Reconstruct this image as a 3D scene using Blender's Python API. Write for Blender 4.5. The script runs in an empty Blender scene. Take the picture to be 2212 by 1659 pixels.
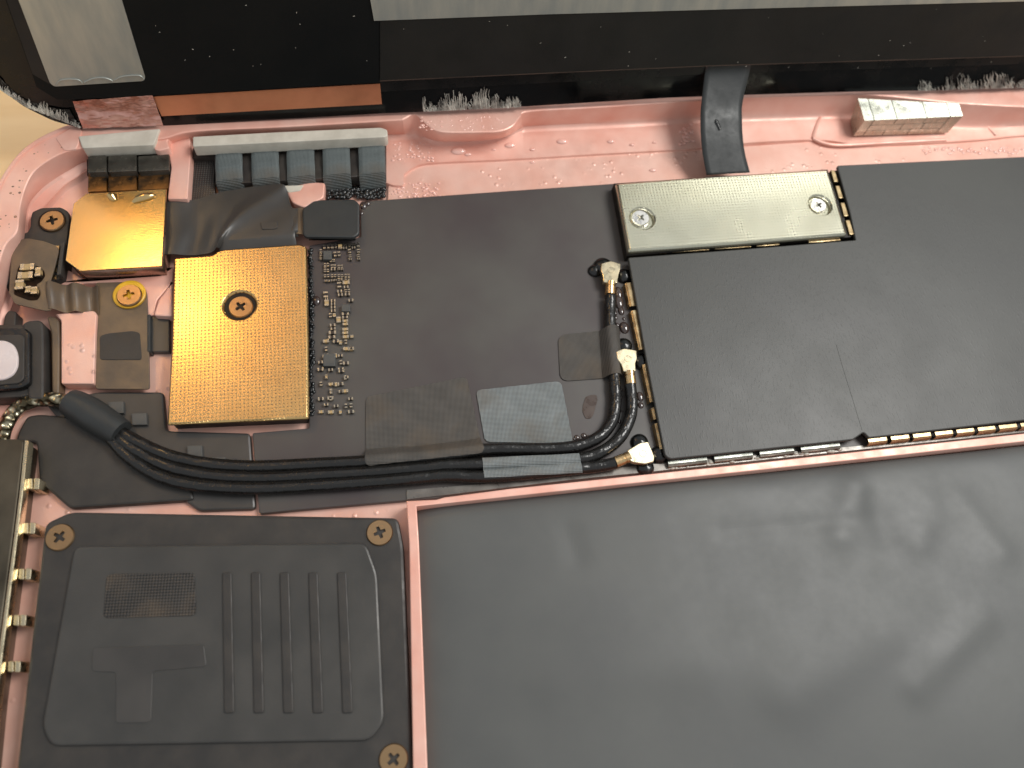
import bpy, bmesh, math, random
from mathutils import Vector, Matrix, geometry
random.seed(7)
S = bpy.context.scene
C = S.collection
S.unit_settings.scale_length = 0.01            # one unit is one centimetre

# ---------------------------------------------------------------- camera
FPX = 1700.0                                   # focal length in pixels of a 2212 x 1659 picture
CX, CY = 1106.0, 829.5
gx = Vector((12200, 1090, -1700)).normalized()  # the tablet's long side, in camera axes
gy = Vector((-556, 4260, -1700)).normalized()   # the tablet's short side, away from the camera
gy = (gy - gx * gx.dot(gy)).normalized()
gz = gx.cross(gy)
ROT = Matrix((gx, gy, gz))                      # camera axes -> world axes
CAM = -(ROT @ Vector((0, 0, -1))) * 8.0
cd = bpy.data.cameras.new('camera'); cam = bpy.data.objects.new('camera', cd); C.objects.link(cam)
cam.matrix_world = Matrix.Translation(CAM) @ ROT.to_4x4()
cd.sensor_width = 36; cd.lens = 36 * FPX / 2212; cd.clip_start = 0.05; cd.clip_end = 500
cd.dof.use_dof = True; cd.dof.focus_distance = 7.75; cd.dof.aperture_fstop = 0.30
S.camera = cam
def ray(px, py): return ROT @ Vector((px - CX, CY - py, -FPX))
def at(px, py, z=0.0):                          # the world point of height z that the photograph shows at this pixel
    d = ray(px, py); return CAM + d * ((z - CAM.z) / d.z)

# ---------------------------------------------------------------- light
W = bpy.data.worlds.new('World'); S.world = W; W.use_nodes = True
W.node_tree.nodes['Background'].inputs[0].default_value = (0.93, 0.97, 1.0, 1)
W.node_tree.nodes['Background'].inputs[1].default_value = 0.52
def lamp(name, loc, target, size, power, col, shape='RECTANGLE', size_y=None, spread=180):
    l = bpy.data.lights.new(name, 'AREA'); l.shape = shape; l.size = size
    if size_y: l.size_y = size_y
    l.energy = power; l.color = col; l.spread = math.radians(spread)
    o = bpy.data.objects.new(name, l); C.objects.link(o); o.location = loc
    o.rotation_euler = (Vector(target) - Vector(loc)).to_track_quat('-Z', 'Y').to_euler()
    return o
def mirror_dir(px, py, z):
    p = at(px, py, z); d = (p - CAM).normalized(); return p, Vector((d.x, d.y, -d.z))
p, r = mirror_dir(400, 610, .3)
lamp('warm_lamp_shade', p + r * 16, p, 10, 13, (1.0, .40, .07), 'DISK', None, 60)
p, r = mirror_dir(362, 640, .3)
lamp('warm_lamp_bulb', p + r * 15.5, p, 1.9, 20, (1.0, .58, .17), 'DISK', None, 60)
lamp('ceiling_light', (15, 3, 22), (0, 1, 0), 12, 5600, (1.0, .98, .94), 'RECTANGLE', 9)
p, r = mirror_dir(1450, 470, .3)
lamp('ceiling_panel', p + r * 30, p, 14, 60, (.97, 1.0, .93), 'RECTANGLE', 22)
S.view_settings.view_transform = 'Standard'; S.view_settings.look = 'None'
S.view_settings.exposure = 0.0; S.view_settings.gamma = 1.0
S.cycles.use_denoising = True; S.cycles.max_bounces = 8

# ---------------------------------------------------------------- materials
def lin(*c): return tuple((v / 255 / 12.92) if v / 255 <= .04045 else ((v / 255 + .055) / 1.055) ** 2.4 for v in c) + (1.0,)
class NT:
    def __init__(s, name):
        s.m = bpy.data.materials.new(name); s.m.use_nodes = True
        s.t = s.m.node_tree; s.b = s.t.nodes['Principled BSDF']
        s.tc = s.t.nodes.new('ShaderNodeTexCoord')
    def n(s, kind, **kw):
        x = s.t.nodes.new(kind)
        for k, v in kw.items():
            if k.startswith('i_'): x.inputs[k[2:].replace('_', ' ')].default_value = v
            else: setattr(x, k, v)
        return x
    def l(s, a, b): s.t.links.new(a, b)
    def coord(s, scale=(1, 1, 1), rot=(0, 0, 0)):
        mp = s.n('ShaderNodeMapping'); mp.inputs['Scale'].default_value = scale; mp.inputs['Rotation'].default_value = rot
        s.l(s.tc.outputs['Object'], mp.inputs['Vector']); return mp.outputs['Vector']
    def noise(s, scale, detail=3, rough=.5, vec=None):
        x = s.n('ShaderNodeTexNoise'); x.inputs['Scale'].default_value = scale; x.inputs['Detail'].default_value = detail
        x.inputs['Roughness'].default_value = rough; s.l(vec or s.coord(), x.inputs['Vector']); return x.outputs['Fac']
    def ramp(s, fac, stops, interp='LINEAR'):
        x = s.n('ShaderNodeValToRGB'); x.color_ramp.interpolation = interp
        e = x.color_ramp.elements
        while len(e) < len(stops): e.new(.5)
        for k, (p_, c_) in enumerate(stops):
            e[k].position = p_; e[k].color = c_ if isinstance(c_, tuple) else (c_, c_, c_, 1)
        s.l(fac, x.inputs['Fac']); return x.outputs['Color']
    def math(s, op, a, b=None):
        x = s.n('ShaderNodeMath', operation=op)
        for k, v in enumerate((a, b)):
            if v is None: continue
            if isinstance(v, (int, float)): x.inputs[k].default_value = v
            else: s.l(v, x.inputs[k])
        return x.outputs[0]
    def bump(s, h, strength=.3, dist=.01, normal=None):
        x = s.n('ShaderNodeBump'); x.inputs['Strength'].default_value = strength; x.inputs['Distance'].default_value = dist
        s.l(h, x.inputs['Height'])
        if normal: s.l(normal, x.inputs['Normal'])
        s.l(x.outputs['Normal'], s.b.inputs['Normal']); return x.outputs['Normal']
    def base(s, col, metal=0, rough=.5, spec=.5, coat=0):
        s.b.inputs['Base Color'].default_value = col; s.b.inputs['Metallic'].default_value = metal
        s.b.inputs['Roughness'].default_value = rough; s.b.inputs['Specular IOR Level'].default_value = spec
        s.b.inputs['Coat Weight'].default_value = coat; s.b.inputs['Coat Roughness'].default_value = .15
        return s
    def vary(s, c0, c1, scale=3, detail=4, lo=.35, hi=.65, vec=None):
        s.l(s.ramp(s.noise(scale, detail, .55, vec), [(lo, c0), (hi, c1)]), s.b.inputs['Base Color']); return s
    def rvary(s, r0, r1, scale=4, detail=3, vec=None):
        s.l(s.ramp(s.noise(scale, detail, .6, vec), [(.3, r0), (.7, r1)]), s.b.inputs['Roughness']); return s
def simple(name, c0, c1=None, metal=0, rough=.5, spec=.5, coat=0, vs=4, bs=None, bstr=.2, bd=.004, rv=.12):
    m = NT(name).base(c0, metal, rough, spec, coat)
    if c1: m.vary(c0, c1, vs)
    m.rvary(max(.04, rough - rv), min(1, rough + rv), vs * 1.7)
    if bs: m.bump(m.noise(bs, 3), bstr, bd)
    return m.m
def make_pink(name, c0, c1, rough=.42, droplets=False):
    m = NT(name).base(c0, .2, rough)
    m.vary(c0, c1, 2.2, 5)
    m.rvary(rough - .08, rough + .12, 6)
    n1 = m.bump(m.noise(90, 2), .35, .0025)
    if droplets:
        v = m.n('ShaderNodeTexVoronoi'); v.inputs['Scale'].default_value = 11; m.l(m.coord(), v.inputs['Vector'])
        h = m.ramp(v.outputs['Distance'], [(.0, 1.0), (.28, 0.0)])
        msk = m.ramp(m.noise(1.6, 2), [(.48, 0.0), (.60, 1.0)])
        m.bump(m.math('MULTIPLY', h, msk), .7, .02, n1)
    return m.m
PINK = make_pink('pink_anodised_aluminium', lin(228, 168, 150), lin(237, 190, 174))
PINKD = make_pink('pink_aluminium_beaded_wet', lin(230, 176, 158), lin(238, 194, 178), .38, True)
BOARD = NT('board_film').base(lin(70, 66, 66), 0, .45, .5)
BOARD.vary(lin(70, 62, 62), lin(80, 77, 73), .9, 3); BOARD.rvary(.34, .5, 1.1)
BOARD.bump(BOARD.noise(1.4, 3), .12, .01); BOARD = BOARD.m
def brushed(name, c0, c1, rough=.45):
    m = NT(name).base(c0, 0, rough, .5)
    m.vary(c0, c1, .8, 3)
    v = m.coord((60, 14, 5), (0, 0, -.22))
    h = m.ramp(m.noise(1.0, 2, .5, v), [(.55, 0.0), (.75, 1.0)])
    m.bump(h, .26, .0025); m.rvary(rough - .03, rough + .04, 1.3); return m.m
FILM = brushed('graphite_film_on_shield', lin(60, 60, 58), lin(64, 64, 61))
BATT = NT('battery_wrap').base(lin(100, 101, 99), 0, .55, .4)
BATT.vary(lin(82, 83, 82), lin(88, 89, 87), 1.2, 5); BATT.rvary(.42, .5, 2.5)
BATT.bump(BATT.noise(8, 4), .10, .008); BATT = BATT.m
def dimpled(name, c0, c1, rough, period=.036, strength=.5, tilt=0.0):
    m = NT(name).base(c0, 1, rough)
    m.vary(c0, c1, 1.5, 4)
    sep = m.n('ShaderNodeSeparateXYZ'); m.l(m.coord((1, 1, 1), (0, 0, tilt)), sep.inputs[0])
    k = 2 * math.pi / period
    a = m.math('COSINE', m.math('MULTIPLY', sep.outputs[0], k)); b = m.math('COSINE', m.math('MULTIPLY', sep.outputs[1], k))
    h = m.ramp(m.math('MULTIPLY', m.math('ADD', m.math('ADD', a, b), 2), .25), [(.80, 0.0), (.99, 1.0)])
    n0 = m.bump(m.math('MULTIPLY', h, -1), strength, .012)
    v = m.coord((12, 80, 10), (0, 0, .5))
    m.bump(m.noise(1, 3, .6, v), .10, .004, n0)
    m.rvary(rough - .02, rough + .03, 2); return m.m
GOLDD = dimpled('dimpled_warm_metal', lin(222, 188, 130), lin(214, 178, 120), .22, .036, .6)
SILVD = dimpled('dimpled_silver_metal', lin(208, 206, 186), lin(203, 200, 178), .25, .036, .6)
GOLD = NT('brushed_module_metal').base(lin(222, 192, 138), 1, .18)
GOLD.vary(lin(224, 194, 140), lin(212, 180, 126), 2, 4)
GOLD.bump(GOLD.noise(1, 3, .6, GOLD.coord((20, 70, 10), (0, 0, .45))), .11, .004); GOLD.rvary(.16, .21, 4); GOLD = GOLD.m
def fabric(name, c0, c1, period=.024, strength=.8, rough=.55):
    m = NT(name).base(c0, 0, rough, .45)
    sep = m.n('ShaderNodeSeparateXYZ'); m.l(m.coord((1, 1, 1), (0, 0, .08)), sep.inputs[0])
    k = 2 * math.pi / period
    X = m.math('MULTIPLY', sep.outputs[0], k); Y = m.math('MULTIPLY', sep.outputs[1], k)
    w = m.math('MULTIPLY', m.math('SINE', m.math('ADD', X, Y)), m.math('SINE', m.math('SUBTRACT', X, Y)))
    h = m.math('ADD', m.math('MULTIPLY', w, .5), .5)
    nz = m.noise(5, 4)
    f = m.math('ADD', m.math('MULTIPLY', h, .65), m.math('MULTIPLY', nz, .35))
    m.l(m.ramp(f, [(.25, c0), (.75, c1)]), m.b.inputs['Base Color'])  # weave highlights put into the colour: raised threads lighter, hollows darker
    w2 = m.n('ShaderNodeMix', data_type='RGBA'); src = m.b.inputs['Base Color'].links[0].from_socket
    m.l(m.ramp(m.noise(2.2, 3), [(.52, 0.0), (.70, .5)]), w2.inputs[0]); m.l(src, w2.inputs[6]); w2.inputs[7].default_value = lin(92, 78, 62); m.l(w2.outputs[2], m.b.inputs['Base Color'])
    m.bump(h, strength, .005); return m.m
CLOTH = fabric('black_cloth_tape', lin(38, 36, 34), lin(104, 99, 93))
CLOTHG = fabric('grey_cloth_tape', lin(66, 70, 70), lin(150, 156, 156), .026)
CLOTHM = fabric('slate_cloth_over_magnets', lin(56, 62, 62), lin(112, 120, 120), .028)
MESHD = fabric('dark_woven_mesh', lin(18, 17, 16), lin(70, 66, 62), .05, 1.0, .35)
FLEX = NT('black_flex_print').base(lin(50, 48, 46), 0, .38, .6)
FLEX.vary(lin(52, 50, 48), lin(66, 63, 60), 1.5, 3); FLEX.bump(FLEX.noise(9, 3), .15, .01); FLEX = FLEX.m
FLEXB = NT('brown_flex_print').base(lin(92, 78, 64), 0, .42, .6)
FLEXB.vary(lin(84, 72, 60), lin(112, 92, 70), 2.4, 3); FLEXB.bump(FLEXB.noise(7, 4), .4, .015); FLEXB = FLEXB.m
FLEXS = simple('smooth_black_flex', lin(50, 52, 52), lin(44, 46, 46), 0, .5, .5, bs=30)
PLASTIC = simple('matt_black_plastic', lin(46, 44, 42), lin(58, 54, 50), 0, .5, .5, bs=60, bstr=.15)
CABLE = NT('black_cable_jacket').base(lin(24, 23, 22), 0, .24, .6)
CABLE.bump(CABLE.noise(22, 2), .45, .012); CABLE.rvary(.16, .36, 10); CABLE = CABLE.m
RUBBER = simple('black_glue', lin(10, 12, 12), lin(22, 22, 22), 0, .22, .6, bs=12, bstr=.4, bd=.02)
PALEM = simple('pale_gold_connector', lin(214, 202, 172), lin(200, 186, 156), 1, .3, vs=9, bs=30, bstr=.1)
COPG = simple('gold_crimp', lin(226, 196, 150), lin(206, 170, 120), 1, .28, vs=12)
SCREWB = NT('bronze_screw').base(lin(168, 138, 104), 1, .35)
SCREWB.bump(SCREWB.noise(1, 2, .5, SCREWB.coord((15, 90, 10), (0, 0, .4))), .2, .004); SCREWB = SCREWB.m
SCREWS = simple('silver_screw', lin(222, 220, 218), lin(205, 203, 200), 1, .3, vs=12)
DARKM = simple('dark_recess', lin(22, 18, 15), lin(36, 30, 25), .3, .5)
FENCE = simple('tan_shield_frame', lin(186, 166, 130), lin(140, 120, 90), 1, .34, vs=10)
FENCEG = simple('grey_shield_frame', lin(150, 152, 144), lin(110, 112, 106), 1, .3, vs=10)
WHITEF = simple('pale_grey_foam', lin(206, 200, 186), lin(188, 182, 168), 0, .55, vs=6, bs=25, bstr=.2)
COPPER = simple('copper_foil', lin(226, 152, 112), lin(204, 132, 96), .6, .42, vs=1.6, bs=4, bstr=.25, bd=.02)
CRINK = NT('crinkled_copper_film').base(lin(206, 150, 132), .5, .22)
CRINK.vary(lin(176, 112, 92), lin(226, 178, 166), 3, 5); CRINK.bump(CRINK.noise(1, 3, .5, CRINK.coord((2.2, 5, 5), (0, 0, .5))), 1.0, .12); CRINK = CRINK.m
NICK = simple('nickel_magnet', lin(206, 208, 196), lin(190, 194, 182), 1, .3, vs=5, bs=3, bstr=.08, bd=.02)
PANEL = NT('black_display_back').base(lin(14, 16, 17), 0, .5, .15)
PANEL.vary(lin(12, 15, 16), lin(19, 20, 20), 1.3, 4); PANEL.bump(PANEL.noise(60, 2), .2, .003); PANEL = PANEL.m
PANELW = simple('brown_black_display_band', lin(32, 31, 28), lin(25, 25, 23), 0, .5, .3, vs=1.5, bs=50)
BEZEL = simple('black_glass_bezel', lin(8, 9, 10), lin(13, 14, 15), 0, .18, .35, vs=2)
TAPES = NT('silver_foil_tape').base(lin(176, 178, 172), .65, .42)
TAPES.vary(lin(160, 164, 160), lin(182, 182, 172), 1.5, 4, vec=TAPES.coord((4, 1, 1)))
TAPES.bump(TAPES.noise(1, 3, .5, TAPES.coord((30, 4, 4))), .12, .006); TAPES = TAPES.m
CLEARE = NT('dried_clear_glue').base(lin(190, 186, 176), 0, .25, .6)
CLEARE.bump(CLEARE.noise(12, 3), .8, .02); CLEARE = CLEARE.m
RESID = NT('adhesive_residue').base(lin(20, 20, 20), 0, .3, .35)
_h = RESID.noise(1, 5, .7, RESID.coord((26, 6, 10), (0, 0, .1)))
RESID.l(RESID.ramp(_h, [(.50, lin(8, 9, 10)), (.62, lin(92, 90, 86)), (.76, lin(190, 186, 174))]), RESID.b.inputs['Base Color'])
RESID.bump(_h, 1.0, .03); RESID = RESID.m
WOOD = NT('pale_wood_table').base(lin(226, 186, 130), 0, .5)
WOOD.vary(lin(238, 198, 142), lin(250, 216, 166), 1, 5, vec=WOOD.coord((.35, 2.2, 1), (0, 0, .5))); WOOD = WOOD.m
CERAM = simple('ceramic_body', lin(196, 168, 120), lin(160, 132, 92), 0, .4, vs=20)
CERAMD = simple('dark_ceramic_body', lin(52, 44, 40), lin(38, 33, 30), 0, .4, vs=20)
SOLDER = simple('solder', lin(196, 190, 172), None, 1, .25, vs=20)
CHIP = simple('grey_chip', lin(82, 82, 80), lin(72, 72, 70), 0, .45)
YELLOW = simple('yellow_gasket', lin(224, 176, 40), lin(206, 156, 30), 0, .35)
LENSW = simple('milky_lens', lin(222, 210, 208), lin(214, 200, 198), 0, .3, .6)
BRAID = NT('braided_wire').base(lin(206, 198, 172), 1, .3)
_b = BRAID.n('ShaderNodeTexVoronoi'); _b.inputs['Scale'].default_value = 18; BRAID.l(BRAID.coord(), _b.inputs['Vector'])
BRAID.l(BRAID.ramp(_b.outputs['Distance'], [(.1, lin(226, 216, 186)), (.6, lin(92, 84, 66))]), BRAID.b.inputs['Base Color'])
BRAID.bump(_b.outputs['Distance'], 1, .03); BRAID = BRAID.m
DARKBOX = NT('smoked_metal').base(lin(88, 82, 72), .85, .32)
DARKBOX.vary(lin(74, 68, 58), lin(108, 100, 86), 1.6, 4); DARKBOX.bump(DARKBOX.noise(1.2, 3), .2, .05); DARKBOX = DARKBOX.m
STAIN = simple('brown_flux_stain', lin(60, 44, 36), lin(70, 53, 43), 0, .3, vs=5)
WETP = simple('water_beads_on_pink', lin(232, 176, 160), lin(238, 190, 176), 0, .12, .8, rv=.05)
WETB = simple('water_beads_on_board', lin(58, 46, 44), lin(70, 58, 54), 0, .07, .9, rv=.03)
GLASS = NT('water').base((.95, .97, 1, 1), 0, .03)
GLASS.b.inputs['Transmission Weight'].default_value = 1; GLASS.b.inputs['IOR'].default_value = 1.33; GLASS = GLASS.m

# ---------------------------------------------------------------- building helpers
def frame(x0, y0, w, zw):                       # reads a point from an enlarged crop of the photograph
    k = w / zw
    return lambda u, v: ((x0 + u * k) * .548611, (y0 + v * k) * .548611)
FA = frame(0, 0, 800, 2212); FB = frame(600, 200, 1000, 2212); FC = frame(0, 700, 800, 2212); FD = frame(600, 700, 900, 2212)
FE = frame(0, 1200, 400, 691); FF = frame(2200, 900, 600, 2212); FG = frame(2100, 1250, 600, 2212); FH = frame(1600, 1400, 1100, 2212)
FI = frame(1400, 0, 1400, 2212); FJ = frame(2700, 0, 1332, 2212); FK = frame(2350, 600, 1100, 2212); FL = frame(2400, 950, 1632, 2212)
FM = frame(2500, 1600, 1532, 2212); FN = frame(1200, 850, 400, 1327); FQ = frame(3200, 300, 800, 2212); FR = frame(0, 440, 800, 1475)
FS = frame(500, 480, 1100, 2212); FT = frame(0, 1100, 700, 2212)
def P(f, *uv): return [f(*q) for q in uv]
def tag(o, label, cat, group=None, kind=None):
    if label: o['label'] = label
    if cat: o['category'] = cat
    if group: o['group'] = group
    if kind: o['kind'] = kind
    return o
def thing(name, label, cat, loc, group=None):
    o = bpy.data.objects.new(name, None); C.objects.link(o); o.location = loc; o.empty_display_size = .1
    return tag(o, label, cat, group)
def link(name, verts, faces, mat, parent=None, smooth=False, kind=None, label=None, uvw=None):
    vs = [Vector(v) for v in verts]
    c = sum(vs, Vector()) / len(vs)
    me = bpy.data.meshes.new(name); me.from_pydata([v - c for v in vs], [], faces)
    bm = bmesh.new(); bm.from_mesh(me); bmesh.ops.recalc_face_normals(bm, faces=bm.faces); bm.to_mesh(me); bm.free()
    me.materials.append(mat)
    if smooth:
        me.polygons.foreach_set('use_smooth', [True] * len(me.polygons))
        me.set_sharp_from_angle(angle=math.radians(40))
        for pl_ in me.polygons:
            if pl_.normal.z > .9995 or pl_.normal.z < -.9995: pl_.use_smooth = False      # flat tops stay flat
    o = bpy.data.objects.new(name, me); C.objects.link(o)
    if parent: o.parent = parent; o.location = c - parent['_w'] if '_w' in parent else c - wloc(parent)
    else: o.location = c
    if kind: o['kind'] = kind
    if label: o['label'] = label
    return o
def wloc(o):
    v = Vector(o.location)
    while o.parent: o = o.parent; v = v + Vector(o.location)
    return v
def rounded(pts, r, seg=4):
    if not isinstance(r, (list, tuple)): r = [r] * len(pts)
    out = []; n = len(pts)
    for k in range(n):
        a, b, c = pts[k - 1], pts[k], pts[(k + 1) % n]
        if r[k] <= 0: out.append(b.copy()); continue
        u = (a - b); v = (c - b); lu, lv = u.length, v.length
        if lu < 1e-6 or lv < 1e-6: out.append(b.copy()); continue
        rr = min(r[k], lu * .45, lv * .45); p0 = b + u / lu * rr; p1 = b + v / lv * rr
        for s in range(seg + 1):
            t = s / seg; out.append(p0 * (1 - t) ** 2 + b * 2 * t * (1 - t) + p1 * t * t)
    return out
def inset(pts, d):
    n = len(pts); area = sum(pts[k].x * pts[(k + 1) % n].y - pts[(k + 1) % n].x * pts[k].y for k in range(n))
    sg = 1 if area > 0 else -1; out = []
    for k in range(n):
        a, b, c = pts[k - 1], pts[k], pts[(k + 1) % n]
        e1 = Vector((b.x - a.x, b.y - a.y)); e2 = Vector((c.x - b.x, c.y - b.y))
        if e1.length < 1e-7 or e2.length < 1e-7: out.append(b.copy()); continue
        e1.normalize(); e2.normalize()
        n1 = Vector((-e1.y, e1.x)) * sg; n2 = Vector((-e2.y, e2.x)) * sg
        m = n1 + n2
        if m.length < .2: m = n1
        m = m / max(.35, m.length_squared / 2) if m.length_squared > 0 else n1
        out.append(Vector((b.x + m.x * d, b.y + m.y * d, b.z)))
    return out
def slab(name, px, zt, zb, mat, parent=None, r=0.0, bev=.012, smooth=True, **kw):
    """a solid whose top outline is the given picture outline at height zt, going straight down to zb"""
    pts = [at(x, y, zt) for x, y in px]
    if r: pts = rounded(pts, r); bev = min(bev, r * .55)
    return slabw(name, pts, zt, zb, mat, parent, bev, smooth, **kw)
def slabw(name, pts, zt, zb, mat, parent=None, bev=.012, smooth=True, **kw):
    n = len(pts); rings = []
    ins = inset(pts, bev) if bev else None
    if bev:
        rings.append([Vector((p.x, p.y, zt)) for p in ins])
        mid = inset(pts, bev * .3); rings.append([Vector((p.x, p.y, zt - bev * .3)) for p in mid])
        rings.append([Vector((p.x, p.y, zt - bev)) for p in pts])
    else: rings.append([Vector((p.x, p.y, zt)) for p in pts])
    rings.append([Vector((p.x, p.y, zb)) for p in pts])
    V = [v for r_ in rings for v in r_]; F = [tuple(range(n))]
    for k in range(len(rings) - 1):
        for j in range(n):
            F.append((k * n + j, k * n + (j + 1) % n, (k + 1) * n + (j + 1) % n, (k + 1) * n + j))
    F.append(tuple(range((len(rings) - 1) * n, len(rings) * n))[::-1])
    return link(name, V, F, mat, parent, smooth, **kw)
def quadgrid(name, c, nx, ny, zf, mat, parent=None, thick=.0, corner=0.0, **kw):
    """a sheet over four picture corners (tl, tr, br, bl) at height zf(x, y, s, t)"""
    V = []; z0 = kw.pop('z0', .15)
    cs = [at(x, y, z0) for x, y in c]
    for j in range(ny + 1):
        for i in range(nx + 1):
            s, t = i / nx, j / ny
            if corner:
                ds = min(s, (1 - s) if corner > 0 else 1) / abs(corner)
                if ds < 1: e = abs(corner) * (1 - math.sqrt(max(0, 1 - (1 - ds) ** 2))); t = e + t * (1 - 2 * e)
            p = (cs[0] * (1 - s) + cs[1] * s) * (1 - t) + (cs[3] * (1 - s) + cs[2] * s) * t
            V.append(Vector((p.x, p.y, zf(p.x, p.y, s, t))))
    F = [(j * (nx + 1) + i, j * (nx + 1) + i + 1, (j + 1) * (nx + 1) + i + 1, (j + 1) * (nx + 1) + i) for j in range(ny) for i in range(nx)]
    if thick:
        N = len(V); V += [Vector((v.x, v.y, v.z - thick)) for v in V]
        F += [tuple(N + k for k in f[::-1]) for f in F]
        idx = lambda i, j: j * (nx + 1) + i
        for i in range(nx):
            F.append((idx(i, 0), idx(i, 0) + N, idx(i + 1, 0) + N, idx(i + 1, 0)))
            F.append((idx(i, ny), idx(i + 1, ny), idx(i + 1, ny) + N, idx(i, ny) + N))
        for j in range(ny):
            F.append((idx(0, j), idx(0, j + 1), idx(0, j + 1) + N, idx(0, j) + N))
            F.append((idx(nx, j), idx(nx, j) + N, idx(nx, j + 1) + N, idx(nx, j + 1)))
    return link(name, V, F, mat, parent, True, **kw)
def catmull(pts, per=8):
    out = []; n = len(pts)
    for k in range(n - 1):
        p0, p1, p2, p3 = pts[max(k - 1, 0)], pts[k], pts[k + 1], pts[min(k + 2, n - 1)]
        for s in range(per):
            t = s / per
            out.append(.5 * ((2 * p1) + (p2 - p0) * t + (2 * p0 - 5 * p1 + 4 * p2 - p3) * t * t + (3 * p1 - p0 - 3 * p2 + p3) * t ** 3))
    out.append(pts[-1].copy()); return out
def tube(name, path, r, mat, parent=None, seg=12, **kw):
    V = []; F = []; n = len(path)
    for k, p in enumerate(path):
        d = (path[min(k + 1, n - 1)] - path[max(k - 1, 0)]).normalized()
        s = d.cross(Vector((0, 0, 1))); s = s.normalized() if s.length > 1e-3 else Vector((1, 0, 0)); u = s.cross(d)
        rr = r(k / (n - 1)) if callable(r) else r
        for j in range(seg):
            a = 2 * math.pi * j / seg; V.append(p + s * math.cos(a) * rr + u * math.sin(a) * rr)
    for k in range(n - 1):
        for j in range(seg): F.append((k * seg + j, k * seg + (j + 1) % seg, (k + 1) * seg + (j + 1) % seg, (k + 1) * seg + j))
    F.append(tuple(range(seg))[::-1]); F.append(tuple(range((n - 1) * seg, n * seg)))
    return link(name, V, F, mat, parent, True, **kw)
def disc_profile(name, c, prof, mat, parent=None, seg=28, **kw):
    """a turned solid: prof is a list of (radius, height above c)"""
    V = []; F = []
    for (r, h) in prof:
        for j in range(seg): V.append(Vector((c.x + r * math.cos(2 * math.pi * j / seg), c.y + r * math.sin(2 * math.pi * j / seg), c.z + h)))
    m = len(prof)
    for k in range(m - 1):
        for j in range(seg): F.append((k * seg + j, k * seg + (j + 1) % seg, (k + 1) * seg + (j + 1) % seg, (k + 1) * seg + j))
    F.append(tuple(range(seg))[::-1]); F.append(tuple(range((m - 1) * seg, m * seg)))
    return link(name, V, F, mat, parent, True, **kw)
def screw(px, py, z, r, mat, parent, ang=.5, slot=DARKM, name='screw'):
    """flat cross-head screw; its cross recess really goes down into the head"""
    c = at(px, py, z); arm = r * .46; w = r * .115; sg = []
    for k in range(4):
        a = ang + k * math.pi / 2
        d = Vector((math.cos(a), math.sin(a), 0)); s = Vector((-d.y, d.x, 0))
        dn = Vector((math.cos(a + math.pi / 2), math.sin(a + math.pi / 2), 0))
        sg += [c + d * arm - s * w, c + d * arm + s * w, c + (d + dn) * w * 1.25]
    seg = 36; outer = []
    base = math.atan2(sg[0].y - c.y, sg[0].x - c.x)
    for k in range(seg):
        a = base + 2 * math.pi * k / seg; outer.append(Vector((math.cos(a), math.sin(a), 0)))
    V = []; F = []
    for (rr, h) in ((r, -.05), (r, -.012), (r * .93, 0)):
        V += [c + o * rr + Vector((0, 0, h)) for o in outer]
    for k in range(2):
        for j in range(seg): F.append((k * seg + j, k * seg + (j + 1) % seg, (k + 1) * seg + (j + 1) % seg, (k + 1) * seg + j))
    i0 = len(V); V += sg; V += [p_ + Vector((0, 0, -.035)) for p_ in sg]
    polys = geometry.tessellate_polygon([[V[2 * seg + j] for j in range(seg)], list(sg)[::-1]])
    idx = [2 * seg + j for j in range(seg)] + [i0 + j for j in range(12)][::-1]
    for t in polys: F.append(tuple(idx[q] for q in t))
    for j in range(12): F.append((i0 + j, i0 + (j + 1) % 12, i0 + 12 + (j + 1) % 12, i0 + 12 + j))
    F.append(tuple(i0 + 12 + j for j in range(12)))
    return link(name, V, F, mat, parent, False)
def hexa(name, p, mat, parent=None, **kw):
    F = [(0, 1, 2, 3), (4, 7, 6, 5), (0, 4, 5, 1), (1, 5, 6, 2), (2, 6, 7, 3), (3, 7, 4, 0)]
    return link(name, p, F, mat, parent, False, **kw)

# ---------------------------------------------------------------- table
slabw('table_top', [Vector(q) for q in ((-40, -30, 0), (40, -30, 0), (40, 40, 0), (-40, 40, 0))], -.12, -2.2, WOOD, None, .05, kind='structure')

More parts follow.
